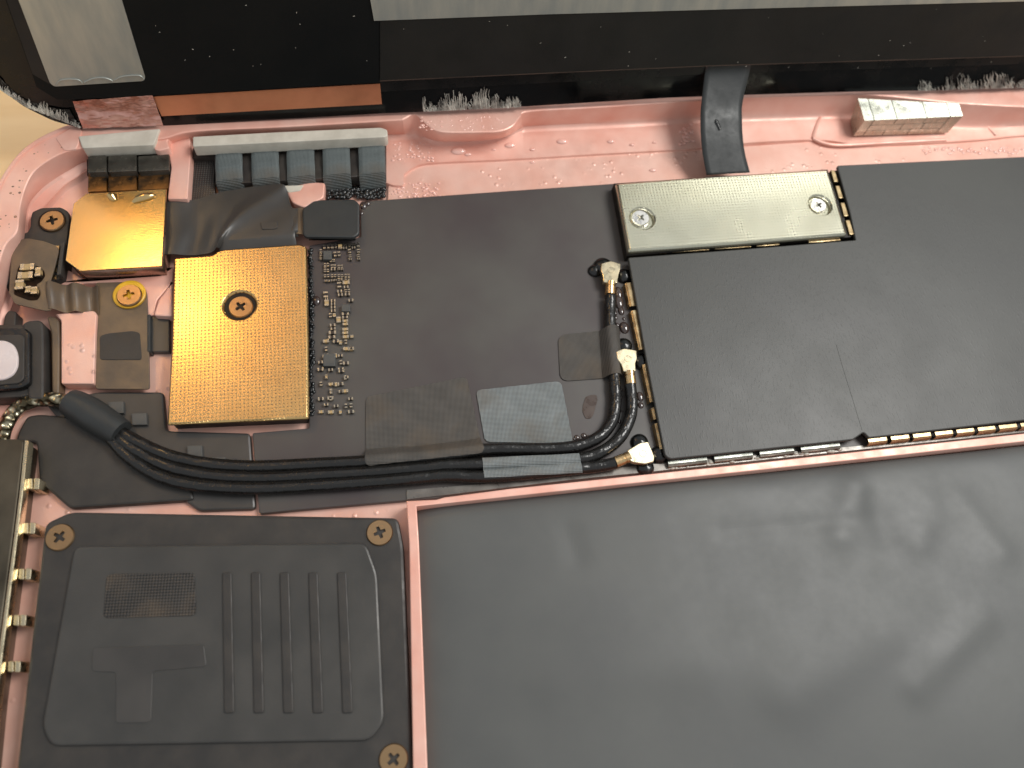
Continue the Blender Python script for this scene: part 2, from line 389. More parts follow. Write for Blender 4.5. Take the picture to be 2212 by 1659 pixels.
# ---------------------------------------------------------------- pink housing: rows are outer rim, rim inner edge, foot of the wall, step edge
ROWS = [
    ((-160, 2300), (-110, 2300), (-90, 2300), (-80, 2300)),
    ((-150, 1800), (-100, 1800), (-80, 1800), (-70, 1800)),
    ((-135, 1400), (-80, 1400), (-60, 1400), (-50, 1400)),
    ((-110, 1000), (-60, 1000), (-40, 1000), (-30, 1000)),
    ((-85, 700), (-30, 700), (-5, 730), (0, 740)),
    ((-60, 560), (-6, 590), (22, 640), (32, 650)),
    ((-38, 480), (12, 531), (40, 580), (50, 590)),
    ((-20, 430), (36, 503), (54, 530), (66, 535)),
    ((0, 387), (41, 470), (58, 490), (74, 500)),
    ((14, 364), (45, 440), (62, 455), (84, 462)),
    ((30, 342), (55, 405), (74, 436), (98, 444)),
    ((52, 319), (72, 373), (96, 412), (116, 424)),
    ((84, 297), (100, 350), (126, 390), (140, 400)),
    ((119, 280), (136, 331), (156, 372), (165, 384)),
    ((158, 266), (180, 320), (192, 354), (196, 366)),
    ((230, 256), (260, 308), (262, 340), (264, 354)),
    ((340, 248), (352, 300), (352, 330), (352, 344)),
    ((400, 245), (420, 284), (422, 312), (422, 330)),
    ((600, 232), (620, 274), (622, 302), (622, 320)),
    ((820, 217), (845, 261), (846, 297), (850, 400)),
    ((860, 215), (872, 258), (875, 296), (870, 378)),
    ((892, 213), (895, 247), (896, 294), (896, 360)),
    ((915, 211), (914, 262), (912, 300), (915, 354)),
    ((934, 210), (934, 278), (934, 308), (934, 352)),
    ((962, 208), (962, 286), (962, 312), (962, 350)),
    ((1030, 205), (1030, 286), (1030, 309), (1030, 347)),
    ((1080, 202), (1080, 284), (1080, 300), (1080, 345)),
    ((1108, 200), (1108, 272), (1108, 290), (1110, 343)),
    ((1128, 199), (1124, 252), (1126, 282), (1130, 342)),
    ((1150, 198), (1146, 241), (1150, 278), (1150, 341)),
    ((1300, 190), (1300, 232), (1300, 271), (1300, 332)),
    ((1428, 183), (1428, 223), (1430, 264), (1430, 325)),
    ((1500, 180), (1500, 218), (1500, 260), (1500, 321)),
    ((1610, 174), (1610, 211), (1610, 257), (1610, 309)),
    ((1760, 166), (1760, 207), (1765, 252), (1765, 302)),
    ((1852, 162), (1852, 205), (1850, 250), (1850, 312)),
    ((1928, 158), (1928, 209), (1930, 262), (1930, 312)),
    ((2053, 152), (2053, 222), (2053, 272), (2060, 306)),
    ((2130, 150), (2130, 227), (2140, 274), (2140, 300)),
    ((2212, 146), (2212, 231), (2220, 271), (2220, 292)),
    ((2500, 130), (2500, 240), (2500, 255), (2500, 276)),
    ((3000, 105), (3000, 215), (3000, 230), (3000, 250)),
]
ZR = .42
hous = thing('tablet_housing', 'open rose pink aluminium tablet housing lying on the pale wooden table', 'tablet housing', at(1106, 700, -.10))
def lerp2(a, b, t): return (a[0] * (1 - t) + b[0] * t, a[1] * (1 - t) + b[1] * t)
rows = []
for (o_, i_, w_, s_) in ROWS:
    po = at(*o_, ZR); pi_ = at(*i_, ZR); pw = at(*w_, .13); ps = at(*s_, .12); pb = at(*s_, .085)
    dirn = (pi_ - po).normalized()
    rows.append([po - dirn * .02 + Vector((0, 0, -.50)), po - dirn * .03 + Vector((0, 0, -.30)), po - dirn * .025 + Vector((0, 0, -.06)), po - dirn * .005 + Vector((0, 0, -.012)), po + dirn * .015, po + dirn * .05,
                 po + dirn * .06 + Vector((0, 0, -.016)), po + dirn * .085 + Vector((0, 0, -.016)), po + dirn * .095 + Vector((0, 0, 0)),
                 pi_ - dirn * .02, pi_ - dirn * .004 + Vector((0, 0, -.006)), pi_ + Vector((0, 0, -.02)),
                 pi_ * .55 + pw * .45 + Vector((0, 0, -.06)), pw + dirn * -.01 + Vector((0, 0, .035)), pw + dirn * .012 + Vector((0, 0, .008)), pw + dirn * .05,
                 ps - dirn * .015, ps, pb + dirn * .035 + Vector((0, 0, -.004)), pb + dirn * .06 + Vector((0, 0, -.03))])
def densify(rows_, per=4):
    cols = len(rows_[0]); cc = [catmull([r_[k] for r_ in rows_], per) for k in range(cols)]
    return [[cc[k][j] for k in range(cols)] for j in range(len(cc[0]))]
dr = densify(rows)
V = [v for r_ in dr for v in r_]; m_ = len(dr[0]); F = []
for j in range(len(dr) - 1):
    for k in range(m_ - 1): F.append((j * m_ + k, (j + 1) * m_ + k, (j + 1) * m_ + k + 1, j * m_ + k + 1))
sh = link('rim_wall', V, F, PINK, hous, True)
slabw('floor_plate', [at(x, y, .06) for x, y in ((-95, 2300), (-60, 1400), (20, 640), (60, 470), (100, 405), (190, 345), (600, 290), (1150, 262), (2212, 240), (3000, 230), (3000, 2300))], .058, -.10, PINKD, hous, 0)
# raised floor under the magnets and the pink shelf above the board
slab('shelf', [(838, 398), (858, 372), (900, 354), (1115, 345), (1500, 323), (1765, 304), (1800, 309), (1880, 316), (2060, 309), (2212, 294), (2500, 280), (2500, 420), (1700, 420), (1100, 440), (836, 460)], .092, .05, PINKD, hous, .06, .012)
# rib between board and battery, and the rib on the battery's left
RIB = [(878, 1082), (943, 1079), (960, 1074), (1105, 1055), (1250, 1040), (1371, 1027), (1600, 1003), (1900, 970), (2212, 936), (2700, 885), (2700, 905), (2212, 954), (1900, 988), (1600, 1020), (1371, 1044), (900, 1094), (905, 1174), (925, 1700), (940, 2100), (905, 2100), (893, 1700), (884, 1174)]
slab('rib', RIB, .30, .05, PINK, hous, 0, .010)
# curved pocket edges beside the coin-like magnet
for pts in (P(FJ, (955, 650), (890, 740), (850, 840), (832, 905)), P(FJ, (832, 905), (900, 935), (1010, 950), (1300, 935), (1700, 915)), P(FJ, (1800, 700), (1880, 740), (1960, 820), (2030, 885))):
    tube('pocket_edge', catmull([at(x, y, .125) for x, y in pts], 6), .022, PINK, hous, 8)
slab('boss', P(FR, (1115, 270), (1130, 200), (1180, 150), (1245, 165), (1215, 215), (1235, 265), (1150, 285)), .40, .05, PINK, hous, .03, .02)
slab('wall_rib', P(FS, (325, 60), (495, 60), (505, 240), (480, 610), (320, 610), (350, 360), (330, 250)), .30, .05, PINK, hous, .02, .02)
slab('boss', P(FS, (1240, 520), (1395, 490), (1400, 470), (1570, 480), (1560, 600), (1480, 640), (1400, 680), (1310, 640)), .20, .05, PINK, hous, .03, .02)
slab('boss', P(FC, (590, 1150), (740, 1000), (935, 1120), (1750, 1060), (1885, 960), (1880, 1130), (1790, 1240), (1710, 1330), (1680, 1500), (1600, 1500), (1590, 1240), (1480, 1130), (930, 1150), (760, 1175)), .14, .05, PINK, hous, .02, .014)
slab('boss', P(FC, (1880, 1110), (1800, 1230), (1720, 1330), (1670, 1500), (1880, 1510)), .19, .05, PINK, hous, .03, .02)
slab('pad', [(118, 678), (203, 671), (209, 678), (206, 730), (203, 829), (132, 829), (132, 692)], .20, .05, PINKD, hous, .02, .02)
slab('boss', P(FA, (800, 1370), (900, 1400), (850, 1580), (830, 1620), (700, 1640), (600, 1500)), .43, .38, PINK, hous, .03, .01)

# ---------------------------------------------------------------- logic board
BZ = .12
bd = thing('logic_board', 'long dark grey logic board running along the middle of the housing', 'circuit board', at(1000, 760, .06))
BOUT = [(668, 530), (780, 512), (778, 436), (834, 431), (1100, 412), (1332, 396), (1420, 392), (1900, 372), (2212, 352), (2700, 330), (2700, 885), (2212, 936), (1600, 1001), (1371, 1025), (1250, 1037), (1105, 1053), (960, 1072), (943, 1077), (878, 1081), (640, 1102), (560, 1110), (545, 935), (668, 925)]
slab('board_plate', BOUT, BZ, .06, BOARD, bd, .02, .008)
slab('ground_edge', [(878, 1058), (1041, 1045), (1232, 1020), (1420, 1001), (1600, 985), (1880, 960), (2212, 925), (2700, 875), (2700, 883), (2212, 934), (1600, 999), (1371, 1023), (1232, 1037), (960, 1070), (878, 1079)], BZ + .012, BZ + .001, simple('tinned_ground_strip', lin(104, 100, 96), lin(128, 124, 118), .5, .34, vs=5), bd, 0, .004)
slab('stain', P(FG, (760, 1150), (850, 1120), (920, 1125), (935, 1190), (905, 1290), (880, 1400), (840, 1465), (760, 1470), (715, 1370), (720, 1270)), BZ + .006, BZ + .001, STAIN, bd, .02, .002, label='brown oval flux stain')
# surface parts: u, v, width, height, kind of the part, in the enlarged crop
cap_meshes = {}
def smd(f, u, v, w, h, kind, z, parent, zh=.035):
    """a two-terminal chip part: ceramic body and two solder caps share one mesh data per kind"""
    x, y = f(u, v); a = at(*f(u - w / 2, v), z); b = at(*f(u + w / 2, v), z); c_ = at(*f(u, v - h / 2), z); d_ = at(*f(u, v + h / 2), z)
    sx, sy = (b - a).length, (c_ - d_).length; key = (kind, sx > sy)
    if key not in cap_meshes:
        bm = bmesh.new()
        def bx(x0, x1, y0, y1, z0, z1, mi):
            vs = [bm.verts.new(q) for q in ((x0, y0, z0), (x1, y0, z0), (x1, y1, z0), (x0, y1, z0), (x0, y0, z1), (x1, y0, z1), (x1, y1, z1), (x0, y1, z1))]
            for q in ((3, 2, 1, 0), (4, 5, 6, 7), (0, 1, 5, 4), (1, 2, 6, 5), (2, 3, 7, 6), (3, 0, 4, 7)):
                fc = bm.faces.new([vs[t] for t in q]); fc.material_index = mi
        if sx > sy:
            bx(-.5, -.22, -.5, .5, 0, 1, 1); bx(.22, .5, -.5, .5, 0, 1, 1); bx(-.22, .22, -.46, .46, 0, .93, 0)
        else:
            bx(-.5, .5, -.5, -.22, 0, 1, 1); bx(-.5, .5, .22, .5, 0, 1, 1); bx(-.46, .46, -.22, .22, 0, .93, 0)
        me = bpy.data.meshes.new(kind); bm.to_mesh(me); bm.free()
        me.materials.append(CERAM if kind == 'capacitor' else CERAMD); me.materials.append(SOLDER); cap_meshes[key] = me
    o = bpy.data.objects.new(kind, cap_meshes[key]); C.objects.link(o); o.parent = parent
    o.location = at(x, y, z) - wloc(parent); o.scale = (sx, sy, zh)
    return o
CAPS = [(262, 422, 34, 52, 'r'), (312, 420, 32, 52, 'r'), (364, 414, 36, 62, 'r'), (410, 412, 28, 56, 'r'), (466, 412, 52, 72, 'c'), (530, 395, 50, 34, 'r'), (530, 436, 50, 30, 'r'), (590, 400, 34, 50, 'r'), (642, 390, 46, 34, 'r'), (642, 432, 46, 32, 'r'), (700, 396, 36, 56, 'r'),
        (590, 480, 38, 50, 'r'), (596, 545, 34, 36, 'r'), (598, 585, 34, 26, 'r'), (704, 478, 38, 44, 'r'), (704, 540, 36, 34, 'r'), (710, 580, 34, 28, 'r'),
        (215, 480, 30, 44, 'r'), (215, 530, 30, 30, 'r'), (215, 575, 30, 28, 'r'), (402, 520, 34, 60, 'r'), (452, 516, 34, 58, 'r'), (350, 604, 32, 34, 'r'), (386, 602, 30, 32, 'r'),
        (272, 660, 30, 40, 'r'), (308, 660, 28, 40, 'r'), (270, 735, 32, 34, 'r'), (308, 735, 30, 34, 'r'), (272, 695, 30, 26, 'r'), (362, 680, 32, 44, 'r'), (398, 680, 30, 44, 'r'), (376, 720, 60, 26, 'r'), (452, 682, 28, 38, 'r'), (490, 680, 28, 38, 'r'), (450, 715, 30, 24, 'r'), (492, 715, 30, 24, 'r'),
        (272, 805, 30, 36, 'r'), (312, 803, 28, 36, 'r'), (360, 805, 30, 36, 'r'), (402, 803, 28, 36, 'r'), (450, 803, 30, 36, 'r'), (490, 803, 28, 36, 'r'), (540, 800, 30, 36, 'r'), (580, 798, 30, 36, 'r'), (280, 866, 30, 24, 'r'), (320, 866, 28, 24, 'r'), (364, 862, 30, 24, 'r'), (404, 858, 28, 24, 'r'), (452, 850, 32, 30, 'r'), (490, 848, 32, 30, 'r'), (540, 842, 32, 30, 'r'), (582, 840, 30, 30, 'r'),
        (545, 888, 92, 46, 'c'), (455, 920, 52, 70, 'r'), (545, 948, 60, 34, 'r'), (460, 1004, 60, 36, 'r'), (540, 1000, 30, 38, 'r'), (580, 996, 30, 38, 'r'), (470, 1048, 60, 34, 'r'), (562, 1042, 66, 34, 'r'),
        (278, 1046, 60, 74, 'r'), (290, 1104, 36, 30, 'r'), (290, 1154, 56, 76, 'c'), (376, 1126, 60, 36, 'r'), (376, 1168, 58, 34, 'r'), (376, 1212, 60, 34, 'r'), (378, 1256, 60, 34, 'r'), (340, 1316, 34, 52, 'r'), (390, 1314, 38, 48, 'c'), (446, 1374, 56, 74, 'c'),
        (535, 1292, 94, 44, 'r'), (532, 1342, 74, 34, 'r'), (535, 1388, 72, 32, 'c'), (535, 1430, 72, 32, 'c'), (370, 1444, 72, 34, 'r'), (376, 1490, 66, 32, 'r'), (366, 1540, 96, 44, 'r'), (535, 1498, 76, 34, 'c'), (535, 1544, 76, 34, 'c'), (606, 1120, 60, 34, 'r'),
        (360, 1600, 90, 40, 'r'), (540, 1596, 80, 36, 'c'), (620, 1592, 40, 36, 'c')]
rnd = random.Random(3)
for q in range(44):                               # the same column of parts goes on down the board
    CAPS.append((rnd.choice((215, 280, 345, 410, 475, 540, 605)) + rnd.uniform(-8, 8), 1660 + (q // 4) * 92 + rnd.uniform(-10, 10), *rnd.choice(((60, 34), (34, 52), (76, 40))), rnd.choice('rrrc')))
for (u, v, w, h, k) in CAPS: smd(FN, u, v, w, h, 'capacitor' if k == 'c' else 'resistor', BZ + .001, bd)
for pts in (((240, 455), (350, 455), (352, 568), (240, 568)), ((480, 1155), (590, 1155), (592, 1245), (480, 1245)), ((240, 1800), (400, 1800), (400, 1960), (240, 1960))):
    slab('chip', P(FN, *pts), BZ + .055, BZ + .001, CHIP, bd, 0, .006)

# ---------------------------------------------------------------- shield can with the black film, and its clips
film = thing('shield_can', 'wide black film covered shield can right of the three coaxial plugs', 'shield can', at(1800, 700, BZ))
CAN = [(1357, 556), (1600, 538), (1848, 518), (1836, 460), (1808, 357), (2212, 338), (2700, 315), (2700, 862), (2212, 908), (1877, 946), (1866, 934), (1843, 950), (1640, 972), (1447, 992), (1436, 984), (1396, 778)]
pts = rounded([at(x, y, .24) for x, y in CAN], [.02, 0, .01, 0, .03, 0, 0, 0, 0, .02, .02, .02, 0, .05, .04, 0])
slabw('film_cover', pts, .24, .205, FILM, film, .012)
slabw('can_wall', inset(pts, .035), .204, BZ + .004, DARKM, film, 0)
# film crease
tube('crease', catmull([at(x, y, .2375) for x, y in ((1806, 745), (1822, 800), (1842, 865), (1862, 930))], 8), .0035, FILM, film, 8)
def clip_run(p0, p1, segs, zt, mat, wid=.03, out=0.0, parent=film, name='clip'):
    """upright spring clips along a straight edge, each a bent plate of its own"""
    a = at(*p0, zt); b = at(*p1, zt); d = (b - a); L = d.length; d.normalize(); s = Vector((d.y, -d.x, 0))
    for (t0, t1) in segs:
        q0 = a + d * L * t0; q1 = a + d * L * t1; V = []
        prof = [(-wid, 0), (0, 0), (wid * .5, -.012), (wid * .75, -.06), (wid * .75, zt * -1 + BZ + .004), (wid * .45, zt * -1 + BZ + .004), (wid * .45, -.055), (wid * .25, -.02), (-wid, -.012)]
        for q in (q0, q1): V += [q + s * (pr[0] + out) + Vector((0, 0, pr[1])) for pr in prof]
        n = len(prof); F = [tuple(range(n))[::-1], tuple(range(n, 2 * n))] + [(j, (j + 1) % n, n + (j + 1) % n, n + j) for j in range(n)]
        link(name, V, F, mat, parent, False)
clip_run((1352, 600), (1437, 1000), [(.03, .165), (.19, .41), (.49, .69), (.72, .78), (.80, .93)], .20, FENCE, .042)
clip_run((1440, 1003), (1830, 961), [(.01, .22), (.26, .47), (.51, .70), (.74, .96)], .18, FENCEG, .05)
clip_run((1877, 955), (2600, 881), [(.00, .052), (.064, .115), (.127, .177), (.19, .24), (.252, .302), (.314, .364), (.376, .428), (.44, .49), (.502, .552)], .21, FENCE, .035)

# ---------------------------------------------------------------- silver connector cover
pl = thing('connector_cover', 'bright silver dimpled cover plate with two screws beside the black flex', 'cover plate', at(1580, 455, .2))
PT = P(FK, (150, 240), (860, 187), (1830, 130), (1985, 650), (1120, 722), (250, 785))
ZP = .31
c1, c2 = FK(360, 520), FK(1768, 415)
def plate_with_wells(name, outline, zt, zb, wells, mat, parent, bev=.03, rr=.03):
    """a plate with round wells pressed into it"""
    pts = rounded([at(x, y, zt) for x, y in outline], rr); n = len(pts)
    ins = inset(pts, bev); mid = inset(pts, bev * .3)
    V = []; F = []
    for ring, z in ((ins, zt), (mid, zt - bev * .35), (pts, zt - bev), (pts, zb)): V += [Vector((p.x, p.y, z)) for p in ring]
    for k in range(3):
        for j in range(n): F.append((k * n + j, k * n + (j + 1) % n, (k + 1) * n + (j + 1) % n, (k + 1) * n + j))
    loops = [[V[j] for j in range(n)]]; idx = list(range(n))
    for (x, y, r, dep) in wells:
        c = at(x, y, zt); seg = 32; i0 = len(V)
        for rad, h in ((r * 1.12, 0), (r, -.012), (r * .93, -dep)):
            for j in range(seg): a = -2 * math.pi * j / seg; V.append(Vector((c.x + rad * math.cos(a), c.y + rad * math.sin(a), zt + h)))
        for k in range(2):
            for j in range(seg): F.append((i0 + k * seg + j, i0 + k * seg + (j + 1) % seg, i0 + (k + 1) * seg + (j + 1) % seg, i0 + (k + 1) * seg + j))
        F.append(tuple(range(i0 + 2 * seg, i0 + 3 * seg)))
        loops.append([V[i0 + j] for j in range(seg)]); idx += list(range(i0, i0 + seg))
    for t in geometry.tessellate_polygon(loops): F.append(tuple(idx[q] for q in t))
    return link(name, V, F, mat, parent, True)
plate_with_wells('cover_plate', PT, ZP, .25, [(*c1, .135, .05), (*c2, .13, .05)], SILVD, pl)
slab('skirt', [(1326, 396), (1788, 366), (1838, 512), (1354, 552)], .245, BZ + .004, DARKM, pl, 0, .004)
screw(*FK(347, 516), ZP - .015, .098, SCREWS, pl, .75)
screw(*FK(1757, 415), ZP - .015, .09, SCREWS, pl, .5)
def bits(p0, p1, segs, zt, zb, wid, mat, parent, name):
    a = at(*p0, zt); b = at(*p1, zt); d = b - a; s = Vector((d.y, -d.x, 0)).normalized() * wid
    for t0, t1 in segs:
        q0, q1 = a + d * t0, a + d * t1
        slabw(name, [q0, q1, q1 + s, q0 + s], zt, zb, mat, parent, .006)
bits(FK(270, 796), FK(2010, 672), [(.01, .155), (.18, .345), (.37, .535), (.56, .665), (.80, .95)], .235, .21, .03, FENCE, pl, 'clip')
bits(FK(1850, 130), FK(2005, 655), [(.02, .2), (.26, .45), (.52, .72), (.78, .99)], .27, .20, -.05, FENCE, pl, 'clip')

# ---------------------------------------------------------------- coaxial cables and plugs
R1 = .060
K1 = [(1319, 640), (1319, 672), (1321, 720), (1327, 780), (1329, 823), (1331, 863), (1325, 904), (1298, 940), (1246, 962), (1178, 968), (1110, 968), (1055, 969), (987, 978), (932, 984), (878, 989), (700, 1000), (520, 1006), (390, 990), (305, 958), (240, 920)]
K2 = [(1361, 831), (1366, 863), (1363, 899), (1341, 943), (1303, 973), (1254, 989), (1150, 995), (1041, 1001), (960, 1004), (878, 1012), (700, 1024), (520, 1030), (380, 1012), (290, 970), (232, 924)]
K3 = [(1330, 1000), (1287, 1007), (1246, 1011), (1150, 1021), (1047, 1028), (960, 1026), (878, 1033), (700, 1046), (520, 1053), (370, 1036), (280, 988), (226, 930)]
CP = []
plug_polys = [P(FF, (620, 500), (760, 465), (900, 510), (890, 600), (870, 660), (850, 790), (650, 780), (640, 680), (610, 600)),
              P(FG, (1205, 485), (1320, 445), (1500, 475), (1505, 600), (1480, 660), (1490, 780), (1310, 790), (1280, 690), (1215, 600)),
              P(FH, (1750, 750), (1850, 690), (1915, 680), (1945, 750), (1965, 800), (1960, 840), (1890, 860), (1790, 845), (1760, 820))]
crimps = [(FF(752, 780), FF(745, 960)), (FG(1395, 780), FG(1415, 970)), (FH(1770, 800), FH(1655, 845))]
labs = ['thin black coaxial cable from the topmost pale plug, bending left at the board edge', 'thin black coaxial cable from the middle pale plug, inner side of the bend', 'thin black coaxial cable from the lowest pale plug, running straight left']
globs = [[(*FF(640, 560), .10), (*FF(520, 620), .07), (*FF(950, 700), .085)], [(*FG(1310, 420), .085), (*FG(1570, 650), .09)], [(*FH(1845, 690), .085), (*FH(1890, 890), .085), (*FH(2000, 790), .09)]]
for k, kp in enumerate((K1, K2, K3)):
    path = [at(x, y, BZ + R1 + .03) for x, y in kp]
    path = [Vector((p.x, p.y, BZ + R1 + .006 + (.02 if i == 0 else 0))) for i, p in enumerate(path)]
    cp = catmull(path, 7)
    for i, p in enumerate(cp): p.z += .003 * math.sin(i * .9 + k)
    CP.append(cp)
    root = thing('coaxial_cable', labs[k], 'cable', cp[0], 'coaxial cables on the board')
    tube('jacket', cp, R1, CABLE, root, 14)
    pb = plug_polys[k]
    plug = slab('plug', pb, BZ + .13, BZ + .075, PALEM, root, .015, .014)
    cpt = sum((at(x, y, BZ + .10) for x, y in pb), Vector()) / len(pb)
    c_ = Vector((cpt.x, cpt.y, BZ + .002))
    disc_profile('plug_socket', c_, [(.07, 0), (.07, .072)], COPG, root, 20)
    # round collar stamped in the plug's top
    disc_profile('collar', Vector((c_.x, c_.y, BZ + .1285)), [(.038, 0), (.038, .005), (.030, .005), (.028, .002)], PALEM, plug, 20)
    a, b = at(*crimps[k][0], BZ + .09), at(*crimps[k][1], BZ + .075)
    tube('crimp', [a, a * .7 + b * .3, a * .68 + b * .32, a * .6 + b * .4, a * .58 + b * .42, b], lambda t: (.050 if .25 < t < .7 else .056), COPG, root, 14)
    for (x, y, r) in globs[k]:
        disc_profile('glue_blob', at(x, y, BZ + .0), [(r * 1.05, 0), (r, r * .3), (r * .8, r * .55), (r * .45, r * .72), (.004, r * .78)], RUBBER, root, 20)

# ---------------------------------------------------------------- cloth tapes draped over the cables
def drape_h(cables, base, extra=.008, slope=1.6):
    pts = [p for c in cables for p in c]
    def f(x, y, s, t):
        z = base
        for c in cables:
            for k in range(len(c) - 1):
                a, b = c[k], c[k + 1]; dx, dy = b.x - a.x, b.y - a.y; L = dx * dx + dy * dy
                u = max(0, min(1, ((x - a.x) * dx + (y - a.y) * dy) / L)) if L else 0
                d = math.hypot(x - a.x - dx * u, y - a.y - dy * u)
                if d > .4: continue
                R = R1 + extra
                h = a.z + (math.sqrt(R * R - d * d) if d < R * .8 else R * .6 - (d - R * .8) * slope)
                if h > z: z = h
        return z
    return f
c1a = [p for p in CP[0]]
TB = BZ + .012
o = quadgrid('cloth_tape', [(1206, 722), (1337, 709), (1345, 813), (1211, 822)], 46, 24, drape_h([c1a[8:40]], TB), CLOTH, None, .006, corner=-.14, z0=BZ + .03)
tag(o, 'small dark cloth tape flap folded over the upright part of the top cable', 'tape', 'cloth tapes')
o = quadgrid('cloth_tape', [(1028, 843), (1212, 823), (1238, 957), (1048, 955)], 50, 34, lambda x, y, s, t: TB + .004 * math.sin(s * 9) * t, CLOTHG, None, .006, corner=.07, z0=BZ + .01)
tag(o, 'light grey cloth tape square above the cables, slipping under the top cable', 'tape', 'cloth tapes')
o = quadgrid('cloth_tape', [(1041, 990), (1250, 981), (1258, 1022), (1046, 1034)], 50, 26, drape_h([CP[1], CP[2]], TB, .010, 2.2), CLOTHG, None, .006, z0=BZ + .10)
tag(o, 'grey cloth tape wrapped round the two lower cables', 'tape', 'cloth tapes')
o = quadgrid('cloth_tape', [(790, 856), (1008, 812), (1046, 984), (790, 1012)], 60, 50, drape_h([CP[0]], TB, .010, 1.2), CLOTH, None, .006, corner=.05, z0=BZ + .03)
tag(o, 'broad dark cloth tape left of the grey one, covering the top cable', 'tape', 'cloth tapes')

# ---------------------------------------------------------------- battery
bt = thing('battery', 'large grey wrapped battery cell filling the front of the housing', 'battery', at(1500, 1250, .06))
WC = {}
def wr(x, y, ax, ay, bx, by, w, h):
    if (ax, ay, bx, by) not in WC: WC[(ax, ay, bx, by)] = (at(ax, ay, .25), at(bx, by, .25))
    a, b = WC[(ax, ay, bx, by)]; dx, dy = b.x - a.x, b.y - a.y
    u = ((x - a.x) * dx + (y - a.y) * dy) / (dx * dx + dy * dy); uc = max(0, min(1, u))
    d = math.hypot(x - a.x - dx * uc, y - a.y - dy * uc); return h * .55 * math.exp(-(d / w) ** 2)
def bz(x, y, s, t):
    z = .245 - .06 * math.exp(-t * 40) - .06 * math.exp(-s * 60)
    z += wr(x, y, 1815, 1150, 1850, 1055, .17, .045) + wr(x, y, 1915, 1165, 1890, 1075, .14, -.03) + wr(x, y, 1700, 1150, 2000, 1108, .10, -.012) + wr(x, y, 1985, 1170, 2010, 1090, .15, .03)
    z += wr(x, y, 2075, 1080, 2160, 1190, .16, .03) + wr(x, y, 1560, 1145, 1830, 1122, .09, -.015) + wr(x, y, 1700, 1500, 1900, 1380, .25, .03)
    z += wr(x, y, 2120, 1340, 1980, 1480, .15, .03) + wr(x, y, 1200, 1480, 1500, 1440, .25, .02) + wr(x, y, 1245, 1200, 1230, 1150, .12, -.012)
    z += .006 * math.sin(x * 2.3 + y * 1.1) * math.sin(y * 3.1 - x * .7)
    return z
quadgrid('cell_wrap', [(902, 1096), (2700, 910), (2700, 2100), (942, 2100)], 260, 160, bz, BATT, bt, .18, z0=.25)

# ---------------------------------------------------------------- left side: modules, flexes, camera
gm = thing('camera_shield', 'smooth gold lit camera module with clipped corners near the housing corner', 'camera module', at(250, 500, .06))
GT = P(FC, (800, 280), (940, 170), (1812, 122), (1762, 960), (870, 1015), (713, 900))
slab('module_lid', GT, .34, .325, GOLD, gm, .008, .005)
slabw('module_body', inset([at(x, y, .34) for x, y in GT], .012), .3245, .06, simple('module_side_metal', lin(176, 150, 136), lin(150, 120, 104), .9, .25, vs=3), gm, 0)
tube('liquid_bead', [at(*FC(1190, 190), .342), at(*FC(1230, 215), .344), at(*FC(1260, 250), .342)], lambda t: .02 + .03 * math.sin(math.pi * min(1, t + .15)), GOLD, gm, 12)
tube('liquid_bead', catmull([at(*FC(*q), .342) for q in ((1440, 270), (1500, 240), (1570, 215), (1640, 200), (1690, 190))], 4), lambda t: .012 + .035 * math.sin(math.pi * t), GOLD, gm, 12)

GLOSSW = simple('black_wrap_painted_sheen', lin(64, 62, 56), lin(96, 92, 84), .5, .25, .8, vs=3, bs=7, bstr=.4, bd=.02)  # black wrap, base colour lightened to carry the grey reflection on the tops
AMBW = simple('amber_black_wrap', lin(40, 32, 24), lin(150, 100, 46), .4, .3, vs=4, bs=8, bstr=.5, bd=.02)
ma = thing('magnet_row', 'three glossy black wrapped magnets above the smooth gold module', 'magnet', at(275, 390, .06))
for (u0, u1, mt) in ((637, 772, 0), (785, 990, 0), (1003, 1228, 0)):
    q0, q1 = (u0 - 637) / 591, (u1 - 637) / 591
    tl, tr = FR(u0, 322 + 0 * q0), FR(u1, 318 - 10 * q1); bl, br = FR(u0, 440 - 10 * q0), FR(u1, 440 - 20 * q1)
    slab('magnet', [tl, tr, br, bl], .33, .06, GLOSSW, ma, .012, .010)
    bl2, br2 = FR(u0, 582 - 22 * q0), FR(u1, 578 - 22 * q1)
    slab('wrap_front', [FR(u0 + 3, 450), FR(u1 - 3, 446), br2, bl2], .25, .06, AMBW, ma, .008, .008)
slab('backing', P(FR, (630, 312), (1225, 300), (1236, 440), (632, 460)), .22, .06, DARKM, ma, 0, 0)

mb = thing('cloth_magnet_row', 'row of five slate grey cloth covered magnets under the longer pale bar', 'magnet', at(640, 350, .06))
B5 = [((700, 190), (912, 180), (912, 488), (700, 512)), ((985, 178), (1198, 166), (1204, 478), (985, 502)), ((1265, 164), (1480, 152), (1488, 462), (1265, 486)), ((1550, 150), (1760, 140), (1770, 448), (1550, 470)), ((1830, 138), (2040, 124), (2046, 440), (1838, 462))]
def block_grid(name, c4, zt, mat, parent):
    """cloth wrapped over a magnet: soft shoulders at the back and the front"""
    def zf(x, y, s, t):
        z = zt - .02 * math.exp(-s * 22) - .02 * math.exp(-(1 - s) * 22)
        if t > .86: z -= (t - .86) / .14 * .17
        z -= .022 / (1 + math.exp(-(t - .58) * 30))
        if t < .05: z -= (.05 - t) / .05 * .03
        return z
    return quadgrid(name, [(c4[0][0], c4[0][1]), (c4[1][0], c4[1][1]), (c4[2][0], c4[2][1]), (c4[3][0], c4[3][1])], 12, 26, zf, mat, parent, .02, z0=zt - .02)
for c4 in B5: block_grid('magnet_cover', P(FS, *c4), .31, CLOTHM, mb)
